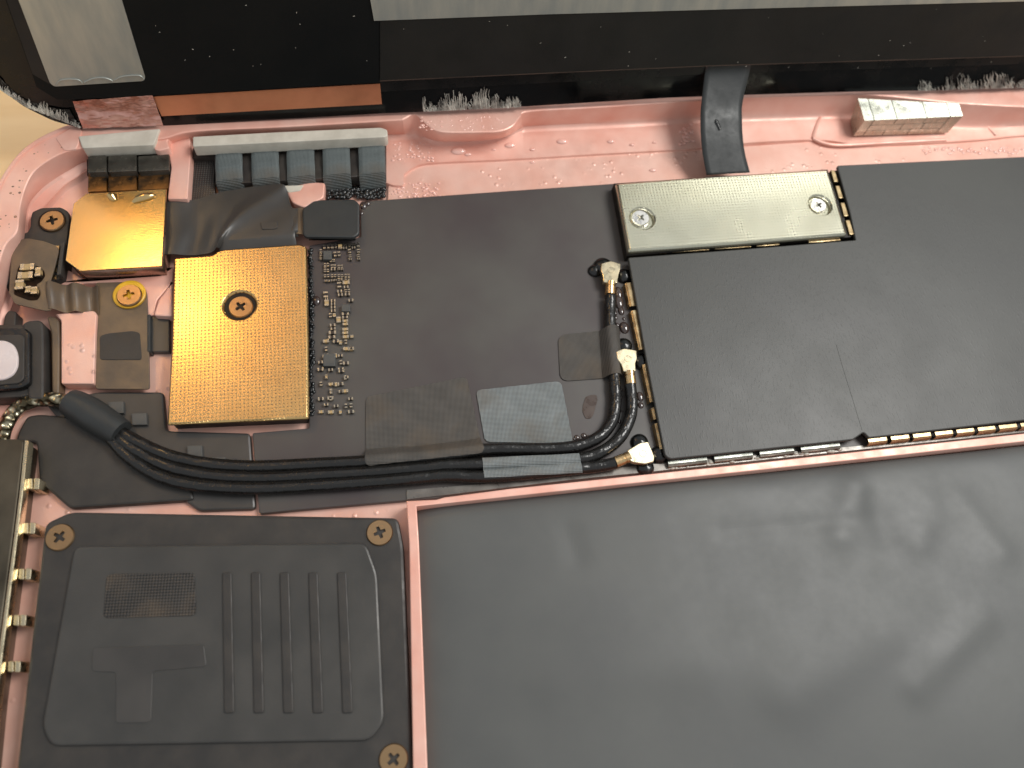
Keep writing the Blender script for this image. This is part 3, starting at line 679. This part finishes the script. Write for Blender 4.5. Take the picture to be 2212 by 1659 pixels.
slab('bar', P(FS, (520, 205), (2050, 120), (2050, 420), (700, 495), (690, 275), (520, 280)), .24, .06, simple('brown_black_bar', lin(46, 42, 40), lin(60, 55, 50), 0, .4, vs=5), mb, 0, .01)
for (u, v) in ((950, 482), (1240, 466), (1522, 452), (1802, 440)):
    slab('metal_foot', P(FS, (u - 38, v - 16), (u + 36, v - 22), (u + 42, v + 14), (u - 32, v + 20)), .13, .06, FENCE, mb, .005, .006)
slab('mesh_patch', P(FS, (505, 285), (690, 278), (694, 560), (690, 610), (480, 620)), .17, .06, MESHD, mb, .01, .01)
slab('metal_foot', P(FS, (695, 512), (985, 500), (985, 540), (700, 580)), .11, .06, COPPER, mb, .005, .004)
slab('pale_liner', P(FS, (1230, 505), (1400, 500), (1370, 545), (1280, 560)), .205, .10, WHITEF, mb, .01, .004)

for nm, pp, lb in (('foam_bar', P(FA, (850, 1480), (1745, 1398), (1675, 1578), (895, 1612)), 'short pale grey foam bar at the housing corner under the crinkled copper film'),
                   ('foam_bar', P(FS, (520, 115), (1200, 78), (2010, 42), (2060, 60), (2065, 105), (2045, 120), (1200, 162), (520, 195)), 'long pale grey foam bar above the cloth covered magnets')):
    o = slab(nm, pp, .445, .30, WHITEF, None, .02, .014); tag(o, lb, 'foam bar', 'pale foam bars')

# black bracket with bronze screw at the far left
br = thing('corner_bracket', 'black bracket with a bronze screw left of the smooth gold module', 'bracket', at(100, 520, .06))
slab('bracket_plate', P(FC, (330, 440), (350, 370), (450, 325), (660, 318), (735, 360), (760, 430), (745, 560), (705, 900), (680, 1080), (600, 1120), (420, 1140), (180, 1000), (60, 1200), (0, 1240), (-60, 1200), (0, 950), (60, 740), (180, 630), (300, 590), (330, 530)), .23, .06, PLASTIC, br, .02, .02)
screw(*FC(565, 462), .27, .118, SCREWB, br, .25)
disc_profile('washer', Vector((*at(*FC(567, 470), .235).xy, .228)), [(.13, 0), (.13, .014), (.12, .018)], DARKM, br, 28)
for q in range(5):
    u, v = 625 - q * 8, 760 + q * 80
    slab('contact', P(FC, (u - 22, v - 25), (u + 22, v - 20), (u + 18, v + 25), (u - 26, v + 20)), .245, .225, FENCE, br, 0, .004)
slab('bracket_wall', P(FC, (665, 700), (705, 700), (660, 1050), (615, 1060)), .30, .22, PLASTIC, br, .01, .01)

# flex flap with small parts in a window, going right to the second screw
fx = thing('sensor_flex', 'brown flex tab with six tiny capacitors in a window, below the bracket screw', 'flex cable', at(80, 590, .2))
slab('flex_tab', P(FC, (130, 760), (170, 682), (300, 656), (480, 690), (620, 742), (642, 790), (600, 960), (560, 1090), (530, 1170), (560, 1440), (500, 1450), (160, 1372), (95, 1250), (110, 1000)), .285, .272, FLEXB, fx, .03, .005)
w1 = slab('part_window', P(FC, (215, 945), (300, 938), (420, 965), (480, 1010), (492, 1070), (450, 1130), (390, 1165), (430, 1200), (444, 1270), (410, 1330), (330, 1338), (220, 1300), (150, 1270), (165, 1120), (190, 1000)), .288, .2855, simple('amber_window', lin(22, 14, 9), lin(44, 28, 17), 0, .6, .1, vs=6), fx, .02, .001)
for (u, v, w, h) in ((320, 995, 150, 66), (436, 1050, 62, 92), (300, 1085, 160, 70), (236, 1188, 92, 100), (330, 1240, 60, 66), (395, 1250, 66, 74)):
    smd(FC, u, v, w, h, 'capacitor', .289, w1, .05)
def wavez(x, y, s, t): return .275 - .11 * (s ** 1.3) + .035 * math.sin(s * 13 + .5) + .01 * math.sin(t * 5)
quadgrid('flex_bend', P(FC, (525, 1160), (1050, 1140), (1050, 1450), (540, 1452)), 48, 10, wavez, FLEXB, fx, .008, z0=.24)
slab('flex_pad', P(FC, (1040, 1140), (1300, 1135), (1500, 1135), (1560, 1180), (1600, 1260), (1610, 1490), (1620, 1800), (1630, 2300), (1040, 2300), (1040, 1450)), .165, .15, FLEXB, fx, .03, .005)
disc_profile('gasket', Vector((*at(*FC(1412, 1275), .17).xy, .166)), [(.155, 0), (.155, .02), (.145, .026)], YELLOW, fx, 32, label='yellow gasket ring')
screw(*FC(1402, 1272), .225, .118, SCREWB, fx, .2)
slab('recess', P(FT, (1240, 700), (1350, 670), (1650, 640), (1740, 660), (1760, 1000), (1240, 1000)), .172, .1655, PLASTIC, fx, .03, .004)

# camera flex
fl = thing('camera_flex', 'crumpled black flex from the smooth gold module to the small black connector', 'flex cable', at(500, 480, .2))
def flz(x, y, s, t):
    z = .235 + .035 * math.sin(s * 22) * math.exp(-s * 5) + .03 * math.exp(-((s - .42 - .25 * (1 - t)) / .10) ** 2)
    if s > .45 and t > .86: z -= (t - .86) * .35
    z += .006 * math.sin(s * 30 + t * 7) * t
    return z
NX, NY = 64, 22
topl = P(FD, (115, 200), (330, 215), (500, 180), (700, 130), (950, 85), (1230, 72), (1300, 115), (1345, 275), (1405, 290))
botl = P(FD, (100, 752), (300, 745), (500, 735), (600, 715), (650, 650), (690, 680), (1340, 628), (1345, 552), (1405, 540))
tw = catmull([Vector((x, y, 0)) for x, y in topl], 8); bw = catmull([Vector((x, y, 0)) for x, y in botl], 8)
V = []
for j in range(NY + 1):
    for i in range(len(tw)):
        s, t = i / (len(tw) - 1), j / NY; q = tw[i] * (1 - t) + bw[i] * t; p = at(q.x, q.y, .24); V.append(Vector((p.x, p.y, flz(p.x, p.y, s, t))))
n = len(tw); F = [(j * n + i, j * n + i + 1, (j + 1) * n + i + 1, (j + 1) * n + i) for j in range(NY) for i in range(n - 1)]
N = len(V); V2 = V + [v - Vector((0, 0, .008)) for v in V]; F2 = F + [tuple(N + k for k in f[::-1]) for f in F]
for i in range(n - 1): F2 += [(i, i + N, i + 1 + N, i + 1), (NY * n + i, NY * n + i + 1, NY * n + i + 1 + N, NY * n + i + N)]
for j in range(NY): F2 += [(j * n, (j + 1) * n, (j + 1) * n + N, j * n + N), (j * n + n - 1, j * n + n - 1 + N, (j + 1) * n + n - 1 + N, (j + 1) * n + n - 1)]
link('flex_sheet', V2, F2, FLEX, fl, True)
slab('stamp_ridge', P(FD, (1045, 425), (1210, 418), (1212, 480), (1180, 495), (1060, 498)), .250, .236, FLEX, fl, .01, .005)
slab('flex_neck', P(FD, (1395, 290), (1460, 285), (1465, 545), (1395, 540)), .215, .205, FLEXB, fl, .0, .003)
cn = thing('flex_connector', 'small smooth black press connector at the end of the crumpled flex', 'connector', at(715, 470, BZ))
slab('connector_cap', P(FD, (1450, 300), (1500, 262), (1560, 220), (1650, 210), (1950, 204), (2003, 245), (2002, 540), (1950, 577), (1480, 572), (1456, 540)), .26, .225, FLEXS, cn, .03, .02)
slab('connector_body', P(FD, (1500, 280), (1960, 240), (1960, 555), (1500, 555)), .224, BZ + .004, RUBBER, cn, .0, .005)

# dimpled shield with one screw
gs = thing('dimpled_shield', 'golden dimpled shield plate with one sunken screw, left of the logic board', 'shield plate', at(520, 640, .06))
GP = P(FD, (205, 772), (580, 745), (640, 700), (690, 690), (1430, 638), (1495, 665), (1512, 1560), (1514, 2330), (140, 2390), (185, 1560))
plate_with_wells('shield_plate', GP, .27, .245, [(*FD(845, 1232), .155, .045)], GOLDD, gs, .02, .025)
slabw('shield_wall', inset([at(x, y, .27) for x, y in GP], .03), .244, .06, DARKM, gs, 0)
screw(*FD(853, 1245), .262, .118, SCREWB, gs, .65)
# black beaded gap between shield and board
# white-eyed camera at the left edge
cm = thing('rear_camera', 'square black camera with a milky oval lens cut by the left edge', 'camera', at(-10, 770, .06))
slab('camera_base', [(-110, 700), (48, 700), (66, 706), (84, 712), (84, 846), (70, 856), (-110, 866)], .24, .06, PLASTIC, cm, .04, .03)
slab('camera_frame', [(-90, 708), (54, 708), (64, 716), (64, 828), (44, 838), (-90, 848)], .31, .24, RUBBER, cm, .03, .02)
lp = slab('lens_plate', [(-80, 724), (46, 722), (53, 728), (52, 818), (40, 828), (-80, 838)], .325, .3105, PLASTIC, cm, .03, .01)
slab('lens', [(-60, 746), (-40, 736), (10, 734), (30, 744), (39, 766), (38, 792), (28, 810), (8, 820), (-40, 822), (-60, 812)], .345, .326, LENSW, lp, .08, .015)
slab('camera_hinge', [(46, 700), (60, 692), (84, 690), (93, 698), (95, 730), (95, 862), (60, 862), (50, 720)], .26, .06, PLASTIC, cm, .04, .025)
slab('side_arm', P(FT, (110, 380), (200, 400), (190, 590), (30, 590), (60, 440)), .20, .06, PLASTIC, cm, .02, .02)
slab('side_arm', [(100, 684), (116, 682), (127, 692), (129, 730), (128, 850), (112, 850), (110, 720)], .19, .06, FLEXB, cm, .03, .02)

# braided lead, dark box
bl_ = thing('braided_lead', 'short silvery braided lead curving below the white eyed camera', 'cable', at(30, 900, .06))
tube('braid', catmull([at(x, y, .19) for x, y in ((2, 960), (10, 925), (34, 886), (70, 866), (110, 862), (160, 872), (200, 900))], 8), .065, BRAID, bl_, 16)
tube('black_sleeve', catmull([at(x, y, .19) for x, y in ((150, 868), (180, 884), (215, 906), (262, 936))], 6), lambda t: .125 + .025 * math.sin(math.pi * t), FLEXS, bl_, 20)
sp = thing('speaker_module', 'smoked metal speaker box with a bright edge at the left border', 'speaker', at(0, 1200, .06))
slab('metal_case', [(-130, 948), (44, 948), (52, 952), (40, 1060), (26, 1174), (-20, 1520), (-60, 1900), (-200, 1900)], .33, .06, DARKBOX, sp, .02, .02)
slab('bright_edge', [(53, 950), (62, 952), (50, 1062), (36, 1176), (-8, 1522), (-48, 1900), (-58, 1900), (-18, 1520), (28, 1174), (42, 1060)], .335, .24, PALEM, sp, 0, .008)
bh = thing('speaker_housing', 'long black plastic speaker housing between the metal box and the battery', 'speaker', at(480, 1350, .06))
slab('plastic_case', [(96, 1130), (150, 1105), (860, 1118), (872, 1180), (895, 1720), (900, 2100), (-20, 2100), (30, 1700)], .24, .06, PLASTIC, bh, .06, .03)
slab('raised_lid', [(160, 1180), (790, 1172), (815, 1240), (830, 1560), (800, 1600), (110, 1612), (90, 1570)], .275, .241, simple('satin_lid', lin(62, 61, 59), lin(74, 72, 69), .2, .4, vs=1.5, bs=40), bh, .07, .02)
slab('mesh_opening', [(230, 1240), (420, 1236), (424, 1330), (222, 1336)], .282, .2755, MESHD, bh, .05, .004)
for q in range(5):
    slab('stiffening_rib', [(480 + q * 62, 1236), (500 + q * 62, 1236), (506 + q * 64, 1540), (484 + q * 64, 1541)], .292, .2755, PLASTIC, bh, .02, .008)
slab('amber_flex', [(200, 1400), (440, 1392), (446, 1440), (330, 1450), (326, 1560), (250, 1562), (250, 1452), (198, 1450)], .282, .2755, FLEX, bh, .03, .003)
screw(820, 1150, .262, .118, SCREWB, bh, .3)
screw(128, 1160, .262, .118, SCREWB, bh, .9)
screw(850, 1640, .262, .118, SCREWB, bh, .6)
for (x, y), lab_ in zip(((71, 1045), (62, 1141), (53, 1240), (42, 1340), (30, 1440)), ('topmost pale spring contact beside the bright edge of the metal box', 'second pale spring contact from the top beside the metal box', 'middle pale spring contact beside the bright edged metal box', 'second pale spring contact from the bottom beside the metal box', 'lowest pale spring contact beside the bright edged metal box')):
    o = thing('spring_contact', lab_, 'contact', at(x, y, .06), 'spring contacts by the speaker box')
    slab('contact_end', [(x - 12, y - 12), (x - 1, y - 12), (x - 1, y + 12), (x - 14, y + 11)], .25, .06, PALEM, o, .01, .012)
    slab('contact_end', [(x + 2, y - 13), (x + 15, y - 12), (x + 13, y + 12), (x + 1, y + 12)], .25, .06, PALEM, o, .01, .012)
    slab('contact_bridge', [(x - 2, y - 10), (x + 3, y - 10), (x + 3, y + 10), (x - 2, y + 10)], .20, .06, FENCE, o, 0, 0)
bk = thing('plastic_block', 'black plastic block with a cut corner beside the braided lead', 'plastic block', at(100, 930, .06))
slab('block_body', [(32, 955), (40, 930), (58, 898), (84, 894), (160, 900), (400, 1010), (420, 1080), (150, 1098), (84, 1040), (78, 955)], .13, .06, PLASTIC, bk, .04, .03)
sb = thing('cable_guide', 'low black flex board left of the golden dimpled shield', 'flex board', at(260, 850, .06))
slab('guide_plate', [(96, 870), (210, 846), (352, 846), (360, 930), (540, 935), (552, 1100), (430, 1104), (300, 1010), (150, 935)], .11, .06, FLEX, sb, .04, .02)
for (x, y) in ((250, 880), (300, 905), (420, 975), (470, 1000)):
    slab('chip', [(x - 16, y - 12), (x + 16, y - 13), (x + 17, y + 12), (x - 15, y + 13)], .15, .111, CHIP, sb, 0, .006)
slab('edge_flex', P(FT, (1850, 440), (1900, 425), (1935, 470), (2110, 470), (2110, 900), (1850, 900)), .12, .06, FLEX, sb, .02, .01)
slab('edge_flex', P(FT, (1830, 440), (1870, 430), (1870, 900), (1830, 900)), .17, .06, FLEXS, sb, .01, .01)

# ---------------------------------------------------------------- magnet stack in the upper right
mg = thing('magnet_stack', 'nickel plated magnet block of small bricks in the upper right pocket', 'magnet', at(1960, 280, .1))
T = [at(*FQ(490, 238), .43), at(*FQ(1600, 300), .43), at(*FQ(1640, 432), .40), at(*FQ(562, 482), .40)]
Bf = [at(*FQ(1470, 620), .15), at(*FQ(440, 652), .15)]
Bb = [at(*FQ(1430, 500), .15), at(*FQ(400, 520), .15)]
def bil(q, s, t): return (q[0] * (1 - s) + q[1] * s) * (1 - t) + (q[3] * (1 - s) + q[2] * s) * t
low = [Bb[1] + Vector((.02, .05, 0)), Bb[0] + Vector((0, .05, 0)), Bf[0], Bf[1]]
def mbrick(s0, s1, h0, h1, t0=0, t1=1):
    g = .004
    s0 += g; s1 -= g; h0 += g * 3; h1 -= g * 3
    def pt(s, t, h): return bil(T, s, t) * h + bil(low, s, t) * (1 - h)
    hexa('magnet_brick', [pt(s0, t0, h1), pt(s1, t0, h1), pt(s1, t1, h1), pt(s0, t1, h1), pt(s0, t0, h0), pt(s1, t0, h0), pt(s1, t1, h0), pt(s0, t1, h0)], NICK, mg)
cuts = [.0, .10, .33, .63, .87, 1.0]
for a, b in zip(cuts[:-1], cuts[1:]): mbrick(a, b, .66 if 0 < a < .8 else 0, 1.0)
for a, b in ((.10, .44), (.44, .66), (.66, .87)): mbrick(a, b, .33, .66)
for a, b in ((.10, .30), (.30, .56), (.56, .87)): mbrick(a, b, 0, .33)

# ---------------------------------------------------------------- display standing behind, its back to us
TILT = math.radians(76)
hinge = at(1130, 231, ZR + .05)
U = Vector((0, math.cos(TILT), math.sin(TILT))); NRM = Vector((0, -math.sin(TILT), math.cos(TILT)))
def onD(px, py, off=0.0):
    d = ray(px, py); o_ = hinge + NRM * off
    return CAM + d * ((o_ - CAM).dot(NRM) / d.dot(NRM))
dsp = thing('tablet_display', 'black display assembly lifted off and leaning upright behind the housing', 'display', hinge)
def sheet(name, px, off, thick, mat, parent=dsp, r=0.0, **kw):
    pts = [onD(x, y, off) for x, y in px]
    if r: pts = rounded(pts, r)
    n = len(pts); V = pts + [p - NRM * thick for p in pts]
    F = [tuple(range(n)), tuple(range(n, 2 * n))[::-1]] + [(j, n + j, n + (j + 1) % n, (j + 1) % n) for j in range(n)]
    return link(name, V, F, mat, parent, False, **kw)
TOPY = -330
sheet('glass_bezel', [(-230, TOPY), (-60, 120), (-20, 175), (0, 193), (20, 206), (50, 228), (89, 248), (119, 262), (175, 276), (351, 272), (825, 245), (907, 242), (1132, 230), (1445, 211), (1613, 205), (1844, 198), (2043, 195), (2212, 189), (2800, 168), (3200, TOPY)], 0, .06, BEZEL)
sheet('back_frame', [(-200, TOPY), (-30, 60), (0, 155), (14, 182), (40, 205), (75, 222), (140, 232), (340, 226), (829, 198), (1536, 160), (2212, 138), (2800, 118), (3160, TOPY)], .012, .011, simple('satin_black_frame', lin(14, 15, 15), lin(20, 20, 20), 0, .3, .35, vs=2))
sheet('back_panel', [(-140, TOPY), (12, 0), (71, 165), (79, 188), (123, 215), (159, 215), (327, 206), (440, 201), (820, 177), (820, TOPY)], .05, .037, PANEL)
sheet('back_panel', [(821, TOPY), (821, 174), (1180, 158), (1536, 142), (2212, 121), (2800, 102), (3100, TOPY)], .056, .043, PANELW)
sheet('panel_edge', [(821, 174), (1180, 157.5), (1536, 141.5), (2212, 120.5), (2212, 122), (1536, 143), (1180, 159), (821, 176)], .058, .01, simple('panel_edge_metal', lin(104, 86, 76), lin(70, 60, 54), .6, .5, vs=1))
sheet('side_tape', [(-135, TOPY), (78, TOPY), (40, 0), (108, 182), (70, 160), (14, 0)], .053, .002, simple('satin_dark_margin', lin(40, 37, 35), lin(30, 28, 27), 0, .5, .3, vs=1.5))
foil = sheet('foil_tape', [(-95, TOPY), (205, TOPY), (263, 0), (314, 168), (310, 175), (118, 187), (108, 180), (40, 0)], .060, .006, TAPES, r=.02, label='silver foil tape strip')
sheet('foil_tape', [(800, TOPY), (800, 0), (808, 45), (1180, 31), (1536, 21), (2212, 3), (2800, -15), (3000, TOPY)], .062, .005, TAPES, label='wide silver foil band')
sheet('copper_strip', [(329, 209), (821, 181), (825, 225), (349, 251)], .024, .01, COPPER)
def csheet(name, c, off, nx, ny, amp, mat, parent=dsp, **kw):
    cs = [onD(*q, off) for q in c]; V = []; rr = random.Random(5)
    for j in range(ny + 1):
        for i in range(nx + 1):
            s, t = i / nx, j / ny; p = (cs[0] * (1 - s) + cs[1] * s) * (1 - t) + (cs[3] * (1 - s) + cs[2] * s) * t
            V.append(p + NRM * amp * (math.sin(s * 9 + t * 5) * math.sin(t * 8 - s * 6) * .6 + math.sin(s * 23 - t * 17) * .3))
    F = [(j * (nx + 1) + i, j * (nx + 1) + i + 1, (j + 1) * (nx + 1) + i + 1, (j + 1) * (nx + 1) + i) for j in range(ny) for i in range(nx)]
    return link(name, V, F, mat, parent, True, **kw)
csheet('copper_film', [(157, 219), (329, 205), (353, 271), (179, 278)], .045, 30, 16, .008, CRINK, label='crinkled copper film')
def strokes(name, base, h0, h1, n, off, mat, seed):
    """frayed glue strands pulled upward from the lower glass edge"""
    rr = random.Random(seed); V = []; F = []
    (x0, y0), (x1, y1) = base
    for q in range(n):
        t = rr.random(); cl = .35 + .65 * abs(math.sin(t * 9 + seed)) ** .7
        x, y = x0 + (x1 - x0) * t, y0 + (y1 - y0) * t; h = rr.uniform(h0, h1) * cl * math.sin(math.pi * min(1, max(.12, t * 1.0))) ** .35
        pts = [(x, y)]
        for k in range(1, 5): pts.append((x + rr.uniform(-2.2, 2.2) + k * rr.uniform(-.8, .3), y - h * k / 4))
        w = rr.uniform(.003, .010) * (1.6 if rr.random() < .15 else 1); i0 = len(V)
        for k, p_ in enumerate(pts):
            c = onD(*p_, off + rr.uniform(.002, .012)); ww = w * (1 - .16 * k) * rr.uniform(.6, 1.3)
            V += [c - Vector((ww, 0, 0)), c + NRM * ww * .8, c + Vector((ww, 0, 0))]
        for k in range(4):
            for m_ in range(2): F.append((i0 + k * 3 + m_, i0 + k * 3 + m_ + 1, i0 + k * 3 + m_ + 4, i0 + k * 3 + m_ + 3))
    return link(name, V, F, mat, dsp, True, kind='stuff')
FROST = simple('frosty_adhesive', lin(212, 208, 196), lin(110, 107, 101), 0, .45, vs=6, bs=30, bstr=.5)
strokes('adhesive_strands', ((915, 241), (1126, 231)), 14, 50, 210, .016, FROST, 2)
strokes('adhesive_strands', ((1985, 196), (2240, 188)), 8, 40, 190, .016, FROST, 5)
strokes('adhesive_strands', ((60, 232), (172, 276)), 6, 30, 120, .018, FROST, 8)
strokes('adhesive_strands', ((0, 193), (62, 234)), 4, 22, 70, .018, FROST, 9)
def band(name, up, lo, off, mat, amp):
    V = []; n = len(up)
    a = catmull([Vector((*q, 0)) for q in up], 8); b = catmull([Vector((*q, 0)) for q in lo], 8); m = len(a)
    for j in range(7):
        for i in range(m):
            q = a[i] * (1 - j / 6) + b[i] * (j / 6); V.append(onD(q.x, q.y, off + amp * math.sin(i * 1.7) * math.sin(j * 2.1)))
    return link(name, V, [(j * m + i, j * m + i + 1, (j + 1) * m + i + 1, (j + 1) * m + i) for j in range(6) for i in range(m - 1)], mat, dsp, True, kind='stuff')
band('adhesive_residue', [(-20, 150), (0, 168), (24, 192), (54, 214), (90, 226), (130, 236), (150, 236)], [(-20, 177), (0, 194), (21, 207), (51, 229), (90, 249), (120, 262), (172, 276)], .016, RESID, .006)

# black display flex bowing down to the cover plate
flx = thing('display_flex', 'smooth black ribbon flex bowing from the display down to the cover plate', 'flex cable', at(1570, 330, .2))
Lf = [(1526, 135, None), (1522, 160, None), (1514, 231, .62), (1513, 262, .56), (1514, 297, .48), (1518, 335, .38), (1526, 378, .27)]
Rf = [(1622, 131, None), (1618, 155, None), (1603, 222, .62), (1602, 256, .56), (1603, 290, .48), (1608, 330, .38), (1619, 373, .27)]
def fp(q): return onD(q[0], q[1], .03) if q[2] is None else at(*q)
a = catmull([fp(q) for q in Lf], 6); b = catmull([fp(q) for q in Rf], 6); V = []; m = len(a); kx = 9
for i in range(m):
    for j in range(kx): V.append(a[i] * (1 - j / (kx - 1)) + b[i] * (j / (kx - 1)))
F = [(i * kx + j, i * kx + j + 1, (i + 1) * kx + j + 1, (i + 1) * kx + j) for i in range(m - 1) for j in range(kx - 1)]
rb = link('ribbon', V, F, FLEXS, flx, True)
sm = rb.modifiers.new('thickness', 'SOLIDIFY'); sm.thickness = .012
tube('water_mark', [at(*FJ(175, 765), .555), at(*FJ(195, 800), .54), at(*FJ(225, 850), .52)], lambda t: .008 + .03 * math.sin(math.pi * (t * .8 + .1)), RUBBER, flx, 10)

# ---------------------------------------------------------------- liquid drops
def drops(name, items, mat, label, cat):
    V = []; F = []
    seg, rg = 12, 4
    for (x, y, z, r, st, hf) in items:
        c = at(x, y, z); i0 = len(V)
        for k in range(rg):
            a = k / rg * math.pi / 2
            for j in range(seg):
                t = 2 * math.pi * j / seg; V.append(c + Vector((math.cos(t) * math.cos(a) * r, math.sin(t) * math.cos(a) * r * st, math.sin(a) * r * hf)))
        V.append(c + Vector((0, 0, r * hf))); top = len(V) - 1
        for k in range(rg - 1):
            for j in range(seg): F.append((i0 + k * seg + j, i0 + k * seg + (j + 1) % seg, i0 + (k + 1) * seg + (j + 1) % seg, i0 + (k + 1) * seg + j))
        for j in range(seg): F.append((i0 + (rg - 1) * seg + j, i0 + (rg - 1) * seg + (j + 1) % seg, top))
        F.append(tuple(i0 + j for j in range(seg))[::-1])
    o = link(name, V, F, mat, None, True); return tag(o, label, cat, kind='stuff')
zb = BZ + .001
it = [(*FF(u, v), zb, r, st, .6) for u, v, r, st in ((865, 940, .045, 1.8), (870, 1070, .055, 1.6), (905, 1200, .035, 1.4), (815, 1220, .025, 1.6), (820, 1290, .025, 1.3), (945, 1310, .018, 1.2), (850, 1400, .022, 1.3), (905, 1380, .009, 1), (950, 1440, .055, 1.3), (852, 1505, .032, 1.3), (885, 1640, .02, 1.2), (1000, 1640, .02, 1.2))]
it += [(*FG(u, v), zb, r, st, .5) for u, v, r, st in ((1215, 105, .018, 1.3), (1560, 1275, .03, 1.2), (1550, 1150, .035, 1.6), (1285, 1050, .012, 1.6), (1285, 1160, .012, 1.6), (1290, 1360, .014, 1), (1250, 1510, .018, 1.4))]
it += [(*FH(u, v), zb, r, 1, .6) for u, v, r in ((1350, 650, .03), (1405, 635, .03), (1440, 640, .015), (1330, 660, .015))]
it += [(*FN(150, 1110), zb, .045, 1.3, .6), (*FD(2040, 270), zb, .04, 1.3, .6), (*FD(2080, 250), zb, .035, 1, .6), (*FD(2020, 340), zb, .03, 1.2, .6)]
drops('water_droplets', it, WETB, 'clear liquid beads on the dark board beside the coaxial plugs', 'droplets')
it = []
rr = random.Random(11)
for (u, v, r) in ((960, 905, .08), (1285, 880, .085), (1590, 880, .06), (1100, 930, .04), (860, 930, .035), (1720, 900, .04), (1860, 885, .035), (1850, 1060, .06), (640, 940, .11), (700, 960, .05), (1100, 1010, .04), (2050, 850, .05), (2070, 880, .04)):
    it.append((*FI(u, v), .128 if v < 990 else .093, r * .8, .55, .35))
for q in range(90):
    u, v = rr.uniform(220, 480), rr.uniform(850, 1000); it.append((*FI(u, v), .125, rr.uniform(.008, .022), .8, .4))
for q in range(70):
    u, v = rr.uniform(20, 330), rr.uniform(0, 0); x = rr.uniform(840, 950); y = rr.uniform(395, 425); it.append((x, y, .093, rr.uniform(.01, .024), .8, .5))
for q in range(60): it.append((rr.uniform(1990, 2212), rr.uniform(318, 332), .093, rr.uniform(.012, .03), .8, .4))
for q in range(26): it.append((rr.uniform(1470, 1500), rr.uniform(268, 312), .128, rr.uniform(.012, .03), .9, .5))
drops('condensation_drops', it, WETP, 'tiny condensation drops beaded on the pink upper shelf', 'droplets')
it = []
for q in range(150): it.append((*FS(rr.uniform(1575, 2040), rr.uniform(520, 605)), .10, rr.uniform(.015, .034), 1, .8))
drops('black_beads', it, RUBBER, 'glossy black glue beads under the last cloth covered magnet', 'glue beads')
it = []
for q in range(240):
    v = rr.uniform(690, 2300); it.append((*FD(1525 + (v - 690) * .008 + rr.uniform(-8, 26), v), .115, rr.uniform(.010, .026), 1, .8))
drops('black_beads', it, RUBBER, 'glossy black glue beads in the gap between golden shield and board', 'glue beads')
it = []
for q in range(60):
    t = rr.random(); it.append((1440 + 380 * t, 1009 - 41 * t + rr.uniform(-3, 5), BZ + .012, rr.uniform(.012, .035), .6, .6))
drops('dried_glue', it, CLEARE, 'clear dried glue crumbs along the pink rib under the shield can', 'glue')
rr = random.Random(21); V = []; F = []
for q in range(48):
    x, y = rr.uniform(330, 2200), rr.uniform(0, 150)
    if x > 800 and y < 50 - (x - 800) * .03: continue
    c = onD(x, y, .0585 if x > 821 else .0525); a = rr.uniform(0, 3.1); L = rr.uniform(.002, .009); w = rr.uniform(.0012, .0025)
    ux = Vector((1, 0, 0)) * math.cos(a) + U * math.sin(a); uy = Vector((1, 0, 0)) * -math.sin(a) + U * math.cos(a); i0 = len(V)
    V += [c - ux * L - uy * w, c + ux * L - uy * w, c + ux * L + uy * w, c - ux * L + uy * w, c + NRM * .004]
    F += [(i0, i0 + 1, i0 + 4), (i0 + 1, i0 + 2, i0 + 4), (i0 + 2, i0 + 3, i0 + 4), (i0 + 3, i0, i0 + 4), (i0 + 3, i0 + 2, i0 + 1, i0)]
link('dust_specks', V, F, WHITEF, dsp, False, kind='stuff')
for pa in (((122, 183), (130, 174), (150, 171), (170, 173), (178, 180)), ((182, 178), (200, 170), (222, 168), (238, 172), (244, 176)), ((248, 173), (262, 166), (285, 163), (303, 164), (311, 171))):
    tube('trapped_bubble', catmull([onD(x, y, .064) for x, y in pa], 5), .007, TAPES, foil, 8)

# ---------------------------------------------------------------- adhesive crumbs left along the housing rim
it = []
for q in range(70):
    k = rr.uniform(5, 14); a = int(k); f = k - a; o_ = lerp2(ROWS[a][0], ROWS[a + 1][0], f); i_ = lerp2(ROWS[a][1], ROWS[a + 1][1], f)
    p = lerp2(o_, i_, rr.uniform(.35, .9)); it.append((*p, ZR - .004, rr.choice((.005, .006, .009, .015)) * rr.uniform(.6, 1.1), rr.uniform(.5, 1), .6))
drops('adhesive_crumbs', it, simple('brown_grey_adhesive', lin(168, 128, 104), lin(96, 76, 66), 0, .6, vs=9), 'adhesive crumbs stuck along the pink corner rim', 'crumbs')
it = []
for q in range(130): it.append((rr.uniform(905, 1090), rr.uniform(252, 282), ZR - .004, rr.choice((.006, .010, .016)), rr.uniform(.5, 1), .5))
drops('pale_residue_beads', it, WETP, 'pale beads of moisture on the pink notch of the rim', 'droplets')
